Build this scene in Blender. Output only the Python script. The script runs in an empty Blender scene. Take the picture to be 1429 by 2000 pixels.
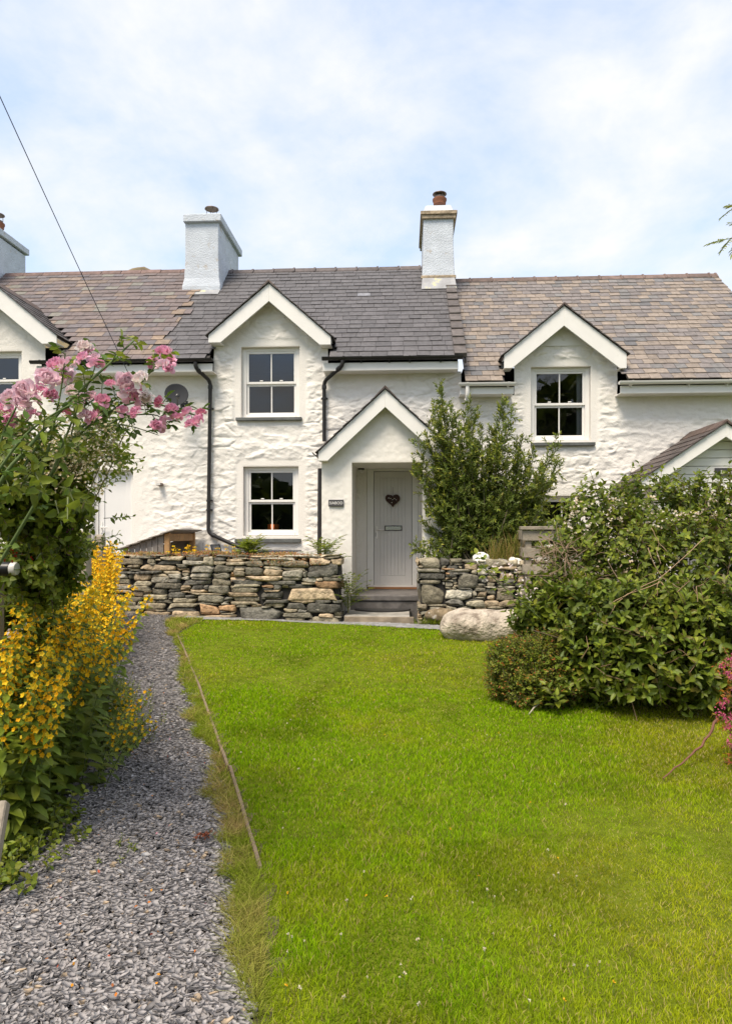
import bpy, bmesh, math, random
import numpy as np
from mathutils import Vector, Matrix

rnd = random.Random(7)
R = math.radians
scene = bpy.context.scene
COL = scene.collection

# ------------------------------------------------------------------ camera frame
PSI = R(3.2); FPX = 1333.3; CX, CY = 714.5, 1041.0
CAM = Vector((0.0, -12.0, 1.5))
FW = Vector((-math.sin(PSI), math.cos(PSI), 0)); RT = Vector((math.cos(PSI), math.sin(PSI), 0))

def ray(px, py):
    return FW + RT * ((px - CX) / FPX) + Vector((0, 0, -(py - CY) / FPX))
def U(px, py, y):                      # point of the view ray on the plane y = const
    d = ray(px, py); return CAM + d * ((y - CAM.y) / d.y)
def DP(px, py, D):                     # point of the view ray at camera depth D
    return CAM + ray(px, py) * D
def X(px, y): return U(px, CY, y).x
def Z(px, py, y): return U(px, py, y).z
def gz(x, y):
    return 0.02 * (y + 12) + 0.035 * max(0.0, -x - 1.0) * min(1.0, max(0.0, (y + 12) / 10))
def gzn(x, y):
    return 0.02 * (y + 12) + 0.035 * np.maximum(0, -x - 1.0) * np.clip((y + 12) / 10, 0, 1)
def G(px, py):
    d = ray(px, py); t = 5.0
    for _ in range(30):
        p = CAM + d * t; t = (gz(p.x, p.y) - CAM.z) / d.z
    return CAM + d * t

# ------------------------------------------------------------------ numpy noise
def _h(i, j, k, s):
    n = (i.astype(np.int64) * 374761393 + j.astype(np.int64) * 668265263 + k.astype(np.int64) * 2147483647 + s * 974634777) & 0xFFFFFFFF
    n = ((n ^ (n >> 13)) * 1274126177) & 0xFFFFFFFF
    n = ((n ^ (n >> 16)) * 2246822519) & 0xFFFFFFFF
    return ((n ^ (n >> 15)) & 0xFFFFFF) / float(0xFFFFFF)
def vnoise(P, s=0):
    P = np.asarray(P, float); I = np.floor(P); Fr = P - I; Fr = Fr * Fr * (3 - 2 * Fr)
    i, j, k = I[:, 0], I[:, 1], I[:, 2]; out = 0
    for a in (0, 1):
        for b in (0, 1):
            for c in (0, 1):
                w = (Fr[:, 0] if a else 1 - Fr[:, 0]) * (Fr[:, 1] if b else 1 - Fr[:, 1]) * (Fr[:, 2] if c else 1 - Fr[:, 2])
                out = out + w * _h(i + a, j + b, k + c, s)
    return out * 2 - 1
def fbm(P, s=0, o=4):
    P = np.asarray(P, float); r = 0; a = 1.0; t = 0
    for q in range(o):
        r = r + a * vnoise(P * (2 ** q) + 17.3 * q, s + q); t += a; a *= .5
    return r / t
def n2(x, y, f, s=0, o=3):
    x = np.asarray(x, float); return fbm(np.stack([x.ravel() * f, np.asarray(y, float).ravel() * f, np.zeros(x.size)], 1), s, o).reshape(x.shape)

# ------------------------------------------------------------------ objects
def tag(o, label=None, cat=None, group=None, kind=None):
    if label: o['label'] = label
    if cat: o['category'] = cat
    if group: o['group'] = group
    if kind: o['kind'] = kind
    return o
def root_of(o):
    while o.parent: o = o.parent
    return o
def off_of(parent, loc):
    return root_of(parent).location if parent else Vector(loc)
def link(me, name, parent, loc):
    o = bpy.data.objects.new(name, me); COL.objects.link(o)
    if parent: o.parent = parent
    else: o.location = Vector(loc)
    return o
def thing(name, label, cat, loc, group=None, kind=None):
    o = bpy.data.objects.new(name, None); COL.objects.link(o); o.location = Vector(loc)
    o.empty_display_size = .1
    return tag(o, label, cat, group, kind)

class MB:
    def __init__(s): s.v = []; s.f = []; s.c = []; s.col = (1, 1, 1)
    def add(s, vs, fs, col=None):
        n = len(s.v); s.v += [tuple(p) for p in vs]; s.f += [tuple(i + n for i in f) for f in fs]
        s.c += [col or s.col] * len(vs); return s
    def box(s, x0, x1, y0, y1, z0, z1, col=None, M=None):
        vs = [Vector((x, y, z)) for x in (x0, x1) for y in (y0, y1) for z in (z0, z1)]
        if M: vs = [M @ p for p in vs]
        return s.add(vs, [(0, 1, 3, 2), (4, 6, 7, 5), (0, 4, 5, 1), (2, 3, 7, 6), (0, 2, 6, 4), (1, 5, 7, 3)], col)
    def bar(s, a, b, w, h, col=None, up=(0, 0, 1)):
        a = Vector(a); b = Vector(b); d = (b - a).normalized(); sd = d.cross(Vector(up))
        if sd.length < 1e-4: sd = d.cross(Vector((0, 1, 0)))
        sd.normalize(); u = sd.cross(d)
        vs = [q + sd * (i * w / 2) + u * (j * h / 2) for q in (a, b) for i in (-1, 1) for j in (-1, 1)]
        return s.add(vs, [(0, 1, 3, 2), (4, 6, 7, 5), (0, 4, 5, 1), (2, 3, 7, 6), (0, 2, 6, 4), (1, 5, 7, 3)], col)
    def prism(s, poly, y0, y1, col=None):       # polygon in (x, z), extruded along y
        n = len(poly); vs = [(x, y0, z) for x, z in poly] + [(x, y1, z) for x, z in poly]
        return s.add(vs, [tuple(range(n))[::-1], tuple(range(n, 2 * n))] + [(i, (i + 1) % n, n + (i + 1) % n, n + i) for i in range(n)], col)
    def prismz(s, poly, z0, z1, col=None):
        n = len(poly); vs = [(x, y, z0) for x, y in poly] + [(x, y, z1) for x, y in poly]
        return s.add(vs, [tuple(range(n))[::-1], tuple(range(n, 2 * n))] + [(i, (i + 1) % n, n + (i + 1) % n, n + i) for i in range(n)], col)
    def tube(s, pts, r, n=6, col=None, cap=True):
        pts = [Vector(p) for p in pts]; m = len(pts); rs = r if isinstance(r, (list, tuple)) else [r] * m
        vs = []; ref = None
        for i, p in enumerate(pts):
            d = (pts[min(i + 1, m - 1)] - pts[max(i - 1, 0)]).normalized()
            if ref is None: ref = d.orthogonal().normalized()
            else:
                ref = ref - d * ref.dot(d)
                ref = ref.normalized() if ref.length > 1e-5 else d.orthogonal().normalized()
            w = d.cross(ref)
            vs += [p + (ref * math.cos(2 * math.pi * k / n) + w * math.sin(2 * math.pi * k / n)) * rs[i] for k in range(n)]
        fs = [(i * n + k, i * n + (k + 1) % n, (i + 1) * n + (k + 1) % n, (i + 1) * n + k) for i in range(m - 1) for k in range(n)]
        if cap: fs += [tuple(range(n))[::-1], tuple((m - 1) * n + k for k in range(n))]
        return s.add(vs, fs, col)
    def lathe(s, c, prof, n=20, col=None, M=None):
        c = Vector(c); M = M or Matrix(); vs = []
        for r, z in prof:
            vs += [c + M @ Vector((r * math.cos(2 * math.pi * k / n), r * math.sin(2 * math.pi * k / n), z)) for k in range(n)]
        m = len(prof)
        fs = [(i * n + k, i * n + (k + 1) % n, (i + 1) * n + (k + 1) % n, (i + 1) * n + k) for i in range(m - 1) for k in range(n)]
        fs += [tuple(range(n))[::-1], tuple((m - 1) * n + k for k in range(n))]
        return s.add(vs, fs, col)
    def build(s, name, m, parent=None, loc=(0, 0, 0), smooth=False, bevel=0, seg=1):
        off = off_of(parent, loc); me = bpy.data.meshes.new(name)
        bm = bmesh.new()
        lay = bm.verts.layers.float_color.new('Col')
        bv = []
        for p, c in zip(s.v, s.c):
            q = bm.verts.new((p[0] - off.x, p[1] - off.y, p[2] - off.z)); q[lay] = (c[0], c[1], c[2], 1); bv.append(q)
        for f in s.f:
            try: bm.faces.new([bv[i] for i in f])
            except ValueError: pass
        bmesh.ops.recalc_face_normals(bm, faces=bm.faces[:])
        if bevel:
            es = [e for e in bm.edges if len(e.link_faces) == 2 and e.calc_face_angle(0) > .5]
            bmesh.ops.bevel(bm, geom=es, offset=bevel, segments=seg, affect='EDGES', profile=.5)
        bm.to_mesh(me); bm.free()
        me.materials.append(m)
        if smooth: me.shade_smooth() if smooth is True else None
        o = link(me, name, parent, loc)
        if smooth == 'auto':
            me.shade_smooth()
            try: me.set_sharp_from_angle(angle=R(40))
            except Exception: pass
        return o

def np_obj(name, V, F, m, parent=None, loc=(0, 0, 0), col=None, smooth=False):
    off = off_of(parent, loc); V = np.asarray(V, np.float32) - np.array(off, np.float32)
    F = F if isinstance(F, list) else [F]
    me = bpy.data.meshes.new(name)
    nl = sum(f.size for f in F); nf = sum(len(f) for f in F)
    me.vertices.add(len(V)); me.vertices.foreach_set('co', V.ravel())
    me.loops.add(nl); me.polygons.add(nf)
    me.loops.foreach_set('vertex_index', np.concatenate([f.ravel() for f in F]).astype(np.int32))
    tot = np.concatenate([np.full(len(f), f.shape[1]) for f in F]); st = np.concatenate([[0], np.cumsum(tot)[:-1]])
    me.polygons.foreach_set('loop_start', st.astype(np.int32))
    me.update(calc_edges=True); me.validate()
    if col is not None:
        a = me.attributes.new('Col', 'FLOAT_COLOR', 'POINT')
        c4 = np.ones((len(V), 4), np.float32); c4[:, :3] = col; a.data.foreach_set('color', c4.ravel())
    if smooth: me.shade_smooth()
    me.materials.append(m)
    return link(me, name, parent, loc)

def text_mesh(txt, size, ext=.002):
    cu = bpy.data.curves.new('t', 'FONT'); cu.body = txt; cu.size = size; cu.extrude = ext
    cu.align_x = 'CENTER'; cu.align_y = 'CENTER'
    o = bpy.data.objects.new('t', cu); COL.objects.link(o)
    dg = bpy.context.evaluated_depsgraph_get(); me = bpy.data.meshes.new_from_object(o.evaluated_get(dg))
    bpy.data.objects.remove(o); bpy.data.curves.remove(cu)
    return me

# ------------------------------------------------------------------ materials
def srgb(r, g, b):
    f = lambda c: (c / 255 / 12.92) if c / 255 <= .04045 else ((c / 255 + .055) / 1.055) ** 2.4
    return (f(r), f(g), f(b))
def mat(name, col=(.5, .5, .5), rough=.7, attr=False, var=0, vs=4, bump=0, bs=60, spec=.4, metal=0, stain=None, trans=0, sheen=0, bdist=.01):
    m = bpy.data.materials.new(name); m.use_nodes = True; nt = m.node_tree; N = nt.nodes; L = nt.links
    b = N['Principled BSDF']; out = N['Material Output']
    b.inputs['Roughness'].default_value = rough; b.inputs['Metallic'].default_value = metal
    b.inputs['Specular IOR Level'].default_value = spec
    geo = N.new('ShaderNodeNewGeometry')
    if attr:
        a = N.new('ShaderNodeAttribute'); a.attribute_name = 'Col'; c = a.outputs['Color']
    else:
        a = N.new('ShaderNodeRGB'); a.outputs[0].default_value = (*col, 1); c = a.outputs[0]
    if var:
        t = N.new('ShaderNodeTexNoise'); t.inputs['Scale'].default_value = vs; t.inputs['Detail'].default_value = 6
        L.new(geo.outputs['Position'], t.inputs['Vector'])
        mr = N.new('ShaderNodeMapRange'); mr.inputs[1].default_value = .3; mr.inputs[2].default_value = .7
        mr.inputs[3].default_value = 1 - var; mr.inputs[4].default_value = 1 + var
        L.new(t.outputs['Fac'], mr.inputs[0])
        mx = N.new('ShaderNodeVectorMath'); mx.operation = 'SCALE'
        L.new(c, mx.inputs[0]); L.new(mr.outputs[0], mx.inputs['Scale']); c = mx.outputs[0]
    if stain:                                  # (colour, scale, threshold, softness, amount)
        t = N.new('ShaderNodeTexNoise'); t.inputs['Scale'].default_value = stain[1]; t.inputs['Detail'].default_value = 8
        t.inputs['Roughness'].default_value = .65
        L.new(geo.outputs['Position'], t.inputs['Vector'])
        mr = N.new('ShaderNodeMapRange'); mr.inputs[1].default_value = stain[2]; mr.inputs[2].default_value = stain[2] + stain[3]
        mr.inputs[4].default_value = stain[4]
        L.new(t.outputs['Fac'], mr.inputs[0])
        mx = N.new('ShaderNodeMix'); mx.data_type = 'RGBA'; L.new(mr.outputs[0], mx.inputs[0]); L.new(c, mx.inputs[6])
        mx.inputs[7].default_value = (*stain[0], 1); c = mx.outputs[2]
    L.new(c, b.inputs['Base Color'])
    if bump:
        t = N.new('ShaderNodeTexNoise'); t.inputs['Scale'].default_value = bs; t.inputs['Detail'].default_value = 5
        L.new(geo.outputs['Position'], t.inputs['Vector'])
        bp = N.new('ShaderNodeBump'); bp.inputs['Strength'].default_value = bump; bp.inputs['Distance'].default_value = bdist
        L.new(t.outputs['Fac'], bp.inputs['Height']); L.new(bp.outputs[0], b.inputs['Normal'])
    if trans:
        tr = N.new('ShaderNodeBsdfTranslucent'); L.new(c, tr.inputs['Color'])
        ms = N.new('ShaderNodeMixShader'); ms.inputs[0].default_value = trans
        L.new(b.outputs[0], ms.inputs[1]); L.new(tr.outputs[0], ms.inputs[2]); L.new(ms.outputs[0], out.inputs['Surface'])
    return m

def wood_mat(name, col, dark, rough=.75):
    m = mat(name, col, rough, var=.18, vs=3, bump=.4, bs=40, stain=(dark, 9, .52, .14, .6))
    return m

M = {}
M['wall'] = mat('limewashed stone', (.745, .708, .655), .85, var=.04, vs=2.2, bump=.5, bs=42, bdist=.014, stain=((.52, .48, .40), 3.5, .62, .12, .5))
M['cast'] = mat('painted roughcast', (.735, .698, .645), .9, var=.02, vs=2, bump=1.0, bs=38, bdist=.03)
M['chim'] = mat('sky-tinted chimney roughcast', (.52, .555, .61), .9, var=.09, bump=.55, bs=38, bdist=.025, stain=((.36, .28, .19), 5, .60, .12, .75))  # blue tint puts reflected sky light into the colour; brown stain is separate
M['plaster'] = mat('smooth white plaster', (.745, .708, .655), .8, var=.02, vs=3, bump=.25, bs=14, bdist=.02)
M['upvc'] = mat('white painted joinery', (.75, .725, .69), .38, var=.025, vs=6, bump=.05, bs=9, stain=((.50, .46, .40), 7, .66, .1, .35))
M['doorw'] = mat('pale grey door paint', (.60, .575, .55), .45, var=.03, vs=5, bump=.05, bs=8)
M['doorl'] = mat('white side door', (.70, .685, .67), .4, var=.02)
M['black'] = mat('black rainwater plastic', (.02, .018, .018), .45)
M['slate'] = mat('roof slate', attr=True, rough=.55, var=.22, vs=14, bump=.5, bs=45, spec=.45)
M['ridge'] = mat('clay ridge tile', attr=True, rough=.7, var=.3, vs=9, bump=.4, bs=40)
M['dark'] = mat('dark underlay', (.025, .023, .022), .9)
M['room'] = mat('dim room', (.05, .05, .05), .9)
M['sill'] = mat('slate sill', (.10, .105, .10), .6, var=.3, vs=8, bump=.3, bs=30)
M['lead'] = mat('lead flashing', (.30, .30, .31), .5, var=.2, vs=6, stain=((.55, .52, .2), 6, .55, .1, .7))
M['clay'] = mat('terracotta', (.22, .085, .045), .8, var=.15, vs=12)
M['metal'] = mat('brown cowl metal', (.16, .12, .10), .5, metal=.4)
M['pot'] = mat('orange pot glaze', (.80, .20, .045), .6)
M['stone'] = mat('dry stone', attr=True, rough=.9, spec=.2, var=.45, vs=13, bump=1.0, bs=30, bdist=.022, stain=((.46, .41, .32), 17, .60, .10, .55))
M['quartz'] = mat('white quartz stone', (.80, .77, .73), .7, var=.1, vs=10, bump=.8, bs=30, stain=((.45, .33, .22), 9, .6, .1, .5))
M['bould'] = mat('pale boulder', (.46, .395, .32), .9, spec=.2, var=.4, vs=5, bump=1, bs=22, bdist=.04, stain=((.17, .13, .10), 4.2, .51, .12, .8))
M['flag'] = mat('grey flagstone', (.30, .28, .25), .8, var=.3, vs=6, bump=.6, bs=30, stain=((.13, .12, .11), 4, .55, .15, .6))
M['riser'] = mat('dark slate step', (.12, .11, .105), .65, var=.35, vs=7, bump=.6, bs=25)
M['mat'] = mat('rubber mat', (.03, .028, .027), .95, bump=.6, bs=140)
M['coir'] = mat('coir mat', (.30, .17, .09), .95, bump=.6, bs=140)
M['soil'] = mat('dark soil', (.055, .04, .028), .95, var=.35, vs=9, bump=1, bs=35, bdist=.03)
M['wood'] = wood_mat('weathered timber', (.29, .245, .19), (.12, .10, .08))
M['wood2'] = wood_mat('warm larch board', (.40, .23, .10), (.18, .11, .06))
M['wood3'] = wood_mat('grey log store board', (.23, .20, .175), (.12, .10, .085))
M['leaf'] = mat('leaf', attr=True, rough=.5, trans=.36, spec=.35, var=.12, vs=20)
M['gloss'] = mat('glossy leaf', attr=True, rough=.46, trans=.3, spec=.32, var=.15, vs=20)
M['grass'] = mat('grass blade', attr=True, rough=.7, trans=.42, spec=.05)
M['petal'] = mat('petal', attr=True, rough=.6, trans=.35, spec=.2)
M['stem'] = mat('stem', attr=True, rough=.7)
M['chip'] = mat('slate chip', attr=True, rough=.75, spec=.15, var=.14, vs=25, bump=.3, bs=50)
M['plastic'] = mat('black plastic', (.012, .012, .012), .35)
M['dish'] = mat('grey dish', (.045, .046, .05), .9, spec=.05)
M['lens'] = mat('frosted lens', (.62, .60, .57), .35)
M['steel'] = mat('dark steel', (.05, .055, .065), .4, metal=.5)
M['sling'] = mat('grey mesh fabric', (.22, .225, .24), .8, var=.1, vs=60)
M['brass'] = mat('polished chrome', (.55, .53, .50), .25, metal=.9)
M['wick'] = mat('dark wicker', (.06, .03, .022), .7, bump=1, bs=90)
M['sign'] = mat('slate sign', (.055, .052, .055), .5, var=.1)
M['letter'] = mat('engraved letter', (.75, .73, .70), .6)
M['cable'] = mat('black cable', (.02, .028, .06), .5)
M['curt'] = mat('grey curtain', (.45, .45, .46), .9)
M['hill'] = mat('rocky hillside', (.16, .125, .07), .95, var=.45, vs=.35, bump=.8, bs=.8, bdist=.6)

def glass_mat():
    m = bpy.data.materials.new('window glass'); m.use_nodes = True; nt = m.node_tree; nt.nodes.clear(); N = nt.nodes.new; L = nt.links
    o = N('ShaderNodeOutputMaterial'); g = N('ShaderNodeBsdfGlossy'); g.inputs['Roughness'].default_value = .01
    t = N('ShaderNodeBsdfTransparent'); t.inputs['Color'].default_value = (.86, .88, .87, 1)
    f = N('ShaderNodeFresnel'); f.inputs['IOR'].default_value = 1.8
    ms = N('ShaderNodeMixShader'); L.new(f.outputs[0], ms.inputs[0]); L.new(t.outputs[0], ms.inputs[1]); L.new(g.outputs[0], ms.inputs[2])
    L.new(ms.outputs[0], o.inputs['Surface']); return m
M['glass'] = glass_mat()
CLOUD_X, CLOUD_Y = 3.1, 1.7
CLOUD = (2.85, 2.86, 2.86)
VEIL = (2.15, 2.42, 2.88)
EXPO = 1.84
# ------------------------------------------------------------------ levels of the terrace of cottages
YE = -.35                                    # eaves plane, ridge at y = 3
EM = Z(765, 697, YE); EL = Z(240, 704, YE); ER = Z(1150, 742, YE)
RM = Z(640, 527, 3); RL = Z(205, 533, 3); RR = Z(1140, 543, 3)
XLM = X(310, 0); XMR = X(897, YE); XEND = X(1386, 3); XLEFT = -9.0
def roofz(k, y):
    e, r = {'M': (EM, RM), 'L': (EL, RL), 'R': (ER, RR)}[k]
    return e + (r - e) * (y - YE) / (3 - YE)

def worley_wall(x, z, seed):
    """relief of limewashed rubble stone: lumps, creases and tilted faces"""
    wx = x + .10 * n2(x, z, 2.2, seed + 5, 3); wz = z + .075 * n2(x, z, 2.6, seed + 9, 3)
    cx, cz = .46, .23
    gx, gz_ = wx / cx, wz / cz
    gi, gj = np.floor(gx), np.floor(gz_)
    f1 = np.full(x.shape, 9.0); f2 = np.full(x.shape, 9.0); idx = np.zeros(x.shape); dx1 = np.zeros(x.shape); dz1 = np.zeros(x.shape)
    for a in (-1, 0, 1):
        for b in (-1, 0, 1):
            i = gi + a; j = gj + b; zz = np.zeros_like(i)
            px = i + .5 + .85 * (_h(i, j, zz, seed) - .5); pz = j + .5 + .8 * (_h(i, j, zz, seed + 1) - .5)
            dx = gx - px; dz = gz_ - pz; d = np.sqrt(dx * dx + dz * dz)
            nid = _h(i, j, zz, seed + 2)
            cl = d < f1
            f2 = np.where(cl, f1, np.minimum(f2, d)); idx = np.where(cl, nid, idx)
            dx1 = np.where(cl, dx, dx1); dz1 = np.where(cl, dz, dz1); f1 = np.where(cl, d, f1)
    e = np.clip((f2 - f1) / .17, 0, 1); e = e * e * (3 - 2 * e)
    a1 = (idx * 7.13) % 1 - .5; a2 = (idx * 13.7) % 1 - .5
    h = e * (.012 + .018 * idx + .050 * a1 * dx1 + .06 * a2 * dz1)
    fade = np.clip(.34 + .9 * n2(x, z, .9, seed + 31, 2), .15, 1.1)        # thick limewash buries some joints
    h = h * fade + .006 * n2(x, z, 5.5, seed + 40, 2) + .010 * n2(x * .8, z * 1.3, 9, seed + 44, 4)
    rid = 1 - np.abs(n2(x, z * 1.9, 3.2, seed + 50, 3)) * 2
    # smaller chipped facets
    g2 = np.abs(n2(x * .8, z * 1.5, 8.5, seed + 60, 2)); h = h - .012 * fade * (1 - np.clip(g2 * 7, 0, 1)) * (n2(x, z, 2.1, seed + 61, 2) > -.05)
    rg_ = 1 - np.abs(n2(x * .75 + .1 * h, z * 1.25, 4.6, seed + 80, 4)) * 2.2
    h = h + .013 * np.clip(rg_, -.4, 1) * np.clip(.6 + 1.2 * n2(x, z, 1.1, seed + 81, 2), .1, 1.2)
    crag = np.clip(n2(x, z, 1.3, seed + 66, 2) * 1.5 + .4, 0, 1)
    h = h + (.35 + crag) * (.011 * n2(x * .7, z * 1.4, 11, seed + 70, 3) + .006 * n2(x * .8, z * 1.2, 24, seed + 74, 2))
    return h + .013 * np.clip(rid, 0, 1) ** 3

def wall_mesh(name, parent, x0, x1, z0, topf, zmax, openings, y=0.0, style='stone', seed=0, split=None, step=.015, m=None, reveal=.13, band=.10, amp=1.0):
    """front wall as a relief grid with real openings; openings = (x0, x1, z0, z1)"""
    xs = np.arange(x0, x1 + step, step); xs[-1] = x1
    zs = np.arange(z0, zmax + step, step)
    for o in openings:
        for q in (0, 1):
            if x0 < o[q] < x1: xs[np.argmin(abs(xs - o[q]))] = o[q]
            zs[np.argmin(abs(zs - o[2 + q]))] = o[2 + q]
    Xg, Zg = np.meshgrid(xs, zs)
    if style == 'stone': H = worley_wall(Xg, Zg, seed) * amp
    else: H = .010 * n2(Xg, Zg, 1.6, seed, 3) + .006 * n2(Xg, Zg, 16, seed + 3, 2) * (amp)
    if split is not None:                      # left of x = split the wall is roughcast
        w = np.clip((Xg - split) / .12, 0, 1); rc = .008 + .008 * n2(Xg, Zg, 14, seed + 3, 3)
        H = H * w + rc * (1 - w)
    for o in openings:
        d = np.sqrt(np.maximum(0, np.maximum(o[0] - Xg, Xg - o[1])) ** 2 + np.maximum(0, np.maximum(o[2] - Zg, Zg - o[3])) ** 2)
        w = np.clip((d - band) / .07, 0, 1); w = w * w * (3 - 2 * w)
        H = H * w + .004 * (1 - w) * (d > 0)
    V = np.stack([Xg, y - H, Zg], -1).reshape(-1, 3)
    ny, nx = Xg.shape
    q = (np.arange(ny - 1)[:, None] * nx + np.arange(nx - 1)[None, :])
    F = np.stack([q, q + 1, q + nx + 1, q + nx], -1)
    xc = (Xg[:-1, :-1] + Xg[1:, 1:]) / 2; zc = (Zg[:-1, :-1] + Zg[1:, 1:]) / 2
    keep = zc < np.vectorize(topf)(xc)
    for o in openings: keep &= ~((xc > o[0]) & (xc < o[1]) & (zc > o[2]) & (zc < o[3]))
    F = F[keep]
    Vx = [V]; Fx = [F.reshape(-1, 4)]; n = len(V)
    for o in openings:                         # reveals
        a, b, c, d = o; yf, yb = y - .003, y + reveal
        for p in (((a, yf, c), (a, yb, c), (a, yb, d), (a, yf, d)), ((b, yf, c), (b, yf, d), (b, yb, d), (b, yb, c)),
                  ((a, yf, d), (a, yb, d), (b, yb, d), (b, yf, d)), ((a, yf, c), (b, yf, c), (b, yb, c), (a, yb, c))):
            Vx.append(np.array(p)); Fx.append(np.array([[n, n + 1, n + 2, n + 3]])); n += 4
    return np_obj(name, np.concatenate(Vx), np.concatenate(Fx), m or M['wall'], parent, smooth=True)

def sash_window(parent, o, y=0.0, sill=None, mid=.5, fr=.075, deep=.085, horns=True, curtain=None):
    a, b, c, d = o; y0 = y + deep
    w = MB(); e = .0025
    zm = c + (d - c) * mid
    w.box(a + e, a + fr, y0, y0 + .09, c + e, d - e); w.box(b - fr, b - e, y0, y0 + .09, c + e, d - e)
    w.box(a + fr, b - fr, y0, y0 + .09, d - fr * .8, d - e); w.box(a + fr, b - fr, y0 - .012, y0 + .09, c + e, c + fr * .8)
    A, B = a + fr, b - fr; r = .042
    for (zl, zh, ys) in ((zm - .004, d - fr * .8, y0 + .014), (c + fr * .8, zm + .004, y0 + .042)):
        ys2 = ys + .026
        w.box(A, A + r, ys, ys2, zl, zh); w.box(B - r, B, ys, ys2, zl, zh)
        w.box(A + r, B - r, ys, ys2, zh - r, zh); w.box(A + r, B - r, ys, ys2, zl, zl + r)
        xm = (A + B) / 2; w.box(xm - .011, xm + .011, ys + .002, ys2 - .002, zl + r, zh - r)
    if horns:
        for x in (A + .3 * (B - A), A + .7 * (B - A)):   # sash stops on the meeting rail
            w.box(x - .028, x + .028, y0 + .012, y0 + .04, zm + .046, zm + .066)
    win = w.build('window', M['upvc'], parent, bevel=.004)
    for (zl, zh, ys) in ((zm + .03, d - fr * .8 - .03, y0 + .027), (c + fr * .8 + .03, zm - .03, y0 + .055)):
        np_obj('pane', [(A + .03, ys, zl), (B - .03, ys, zl), (B - .03, ys + .002, zh), (A + .03, ys + .002, zh)], np.array([[0, 1, 2, 3]]), M['glass'], win)
    if sill:
        s = MB(); sx0, sx1, sz, sh = sill
        s.box(sx0, sx1, y - .075, y + deep + .02, sz - sh, sz)
        s.build('sill', M['sill'], win, bevel=.006)
    if curtain:
        k = MB(); pts = []
        n = 14
        for i in range(n + 1):
            x = curtain[0] + (curtain[1] - curtain[0]) * i / n; pts.append((x, y0 + .16 + .02 * math.sin(i * 2.1)))
        k.add([(x, yy, c + .05) for x, yy in pts] + [(x, yy, d) for x, yy in pts], [(i, i + 1, n + 2 + i, n + 1 + i) for i in range(n)])
        k.build('curtain', M['curt'], win, smooth=True)
    return win

def slates(name, parent, kind, x0f, x1f, gauge, w, colf, skip, seed, thick=.011, wob=.006):
    """courses of individual slates"""
    rr = random.Random(seed); e, r = {'M': (EM, RM), 'L': (EL, RL), 'R': (ER, RR)}[kind]
    sl = math.hypot(r - e, 3 - YE); ux, uz = (3 - YE) / sl, (r - e) / sl        # up the slope (y, z)
    ny, nz = -uz, ux                                                            # outward normal
    b = MB(); n = int(sl / gauge) + 1
    for i in range(n):
        s0 = i * gauge; s1 = min(s0 + gauge * 1.25, sl)
        if s1 - s0 < .04: continue
        xa, xb = x0f(YE + s0 * ux), x1f(YE + s0 * ux)
        x = xa - (w * .5 if i % 2 else 0) - rr.random() * w * .15
        q = xa
        while q < xb:                                # boarding under the slates
            q2 = min(q + .06, xb); ya = YE + s0 * ux; yb2 = YE + min(s0 + gauge, sl) * ux
            if not skip((q + q2) / 2, (ya + yb2) / 2, e + (r - e) * ((ya + yb2) / 2 - YE) / (3 - YE)):
                za = e + s0 * uz - .012; zb2 = e + min(s0 + gauge, sl) * uz - .012
                b.add([(q, ya + .01, za), (q2, ya + .01, za), (q2, yb2 + .01, zb2), (q, yb2 + .01, zb2)], [(0, 1, 2, 3)], (.03, .027, .026))
            q = q2
        while x < xb:
            ww = w * rr.uniform(.86, 1.14); l = max(x, xa); h = min(x + ww - .006, xb); x += ww
            if h - l < .03: continue
            ym = YE + (s0 + .5 * gauge) * ux; zm = e + (s0 + .5 * gauge) * uz
            if skip((l + h) / 2, ym, zm): continue
            t = s0 - rr.uniform(0, wob) ; tl = rr.uniform(.010, .018); sk = rr.uniform(-.004, .004)
            P = lambda xx, s, o: (xx, YE + s * ux + ny * o, e + s * uz + nz * o)
            vs = [P(l, t + sk, tl), P(h, t - sk, tl), P(h, s1, .002), P(l, s1, .002),
                  P(l, t + sk, tl + thick), P(h, t - sk, tl + thick), P(h, s1, thick), P(l, s1, thick)]
            b.add(vs, [(0, 1, 2, 3), (4, 5, 6, 7), (0, 1, 5, 4), (0, 3, 7, 4), (1, 2, 6, 5)], colf((l + h) / 2, s0 / sl, rr))
    return b.build(name, M['slate'], parent)

def ridge_tiles(parent, x0, x1, rz, col, seed, L=.45, lip=True, y=3.0):
    rr = random.Random(seed); b = MB(); x = x0; w = .13; dz = .10
    while x < x1 - .02:
        xe = min(x + L, x1); j = rr.uniform(-.006, .006); kk = rr.uniform(.8, 1.2); c = tuple(q * kk for q in col)
        z = rz + .035 + j
        def seg(xa, xb, o):
            pr = [(y - w - o, z - dz), (y - .035, z + o), (y + .035, z + o), (y + w + o, z - dz), (y + w + o, z - dz - .03), (y - w - o, z - dz - .03)]
            n = len(pr); vs = [(xa, p, q) for p, q in pr] + [(xb, p, q) for p, q in pr]
            b.add(vs, [tuple(range(n)), tuple(range(n, 2 * n))] + [(i, (i + 1) % n, n + (i + 1) % n, n + i) for i in range(n)], c)
        seg(x + .004, xe - .004, 0)
        if lip: seg(xe - .05, xe - .006, .016)
        x = xe
    return b.build('ridge_tiles', M['ridge'], parent, bevel=.006)

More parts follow.
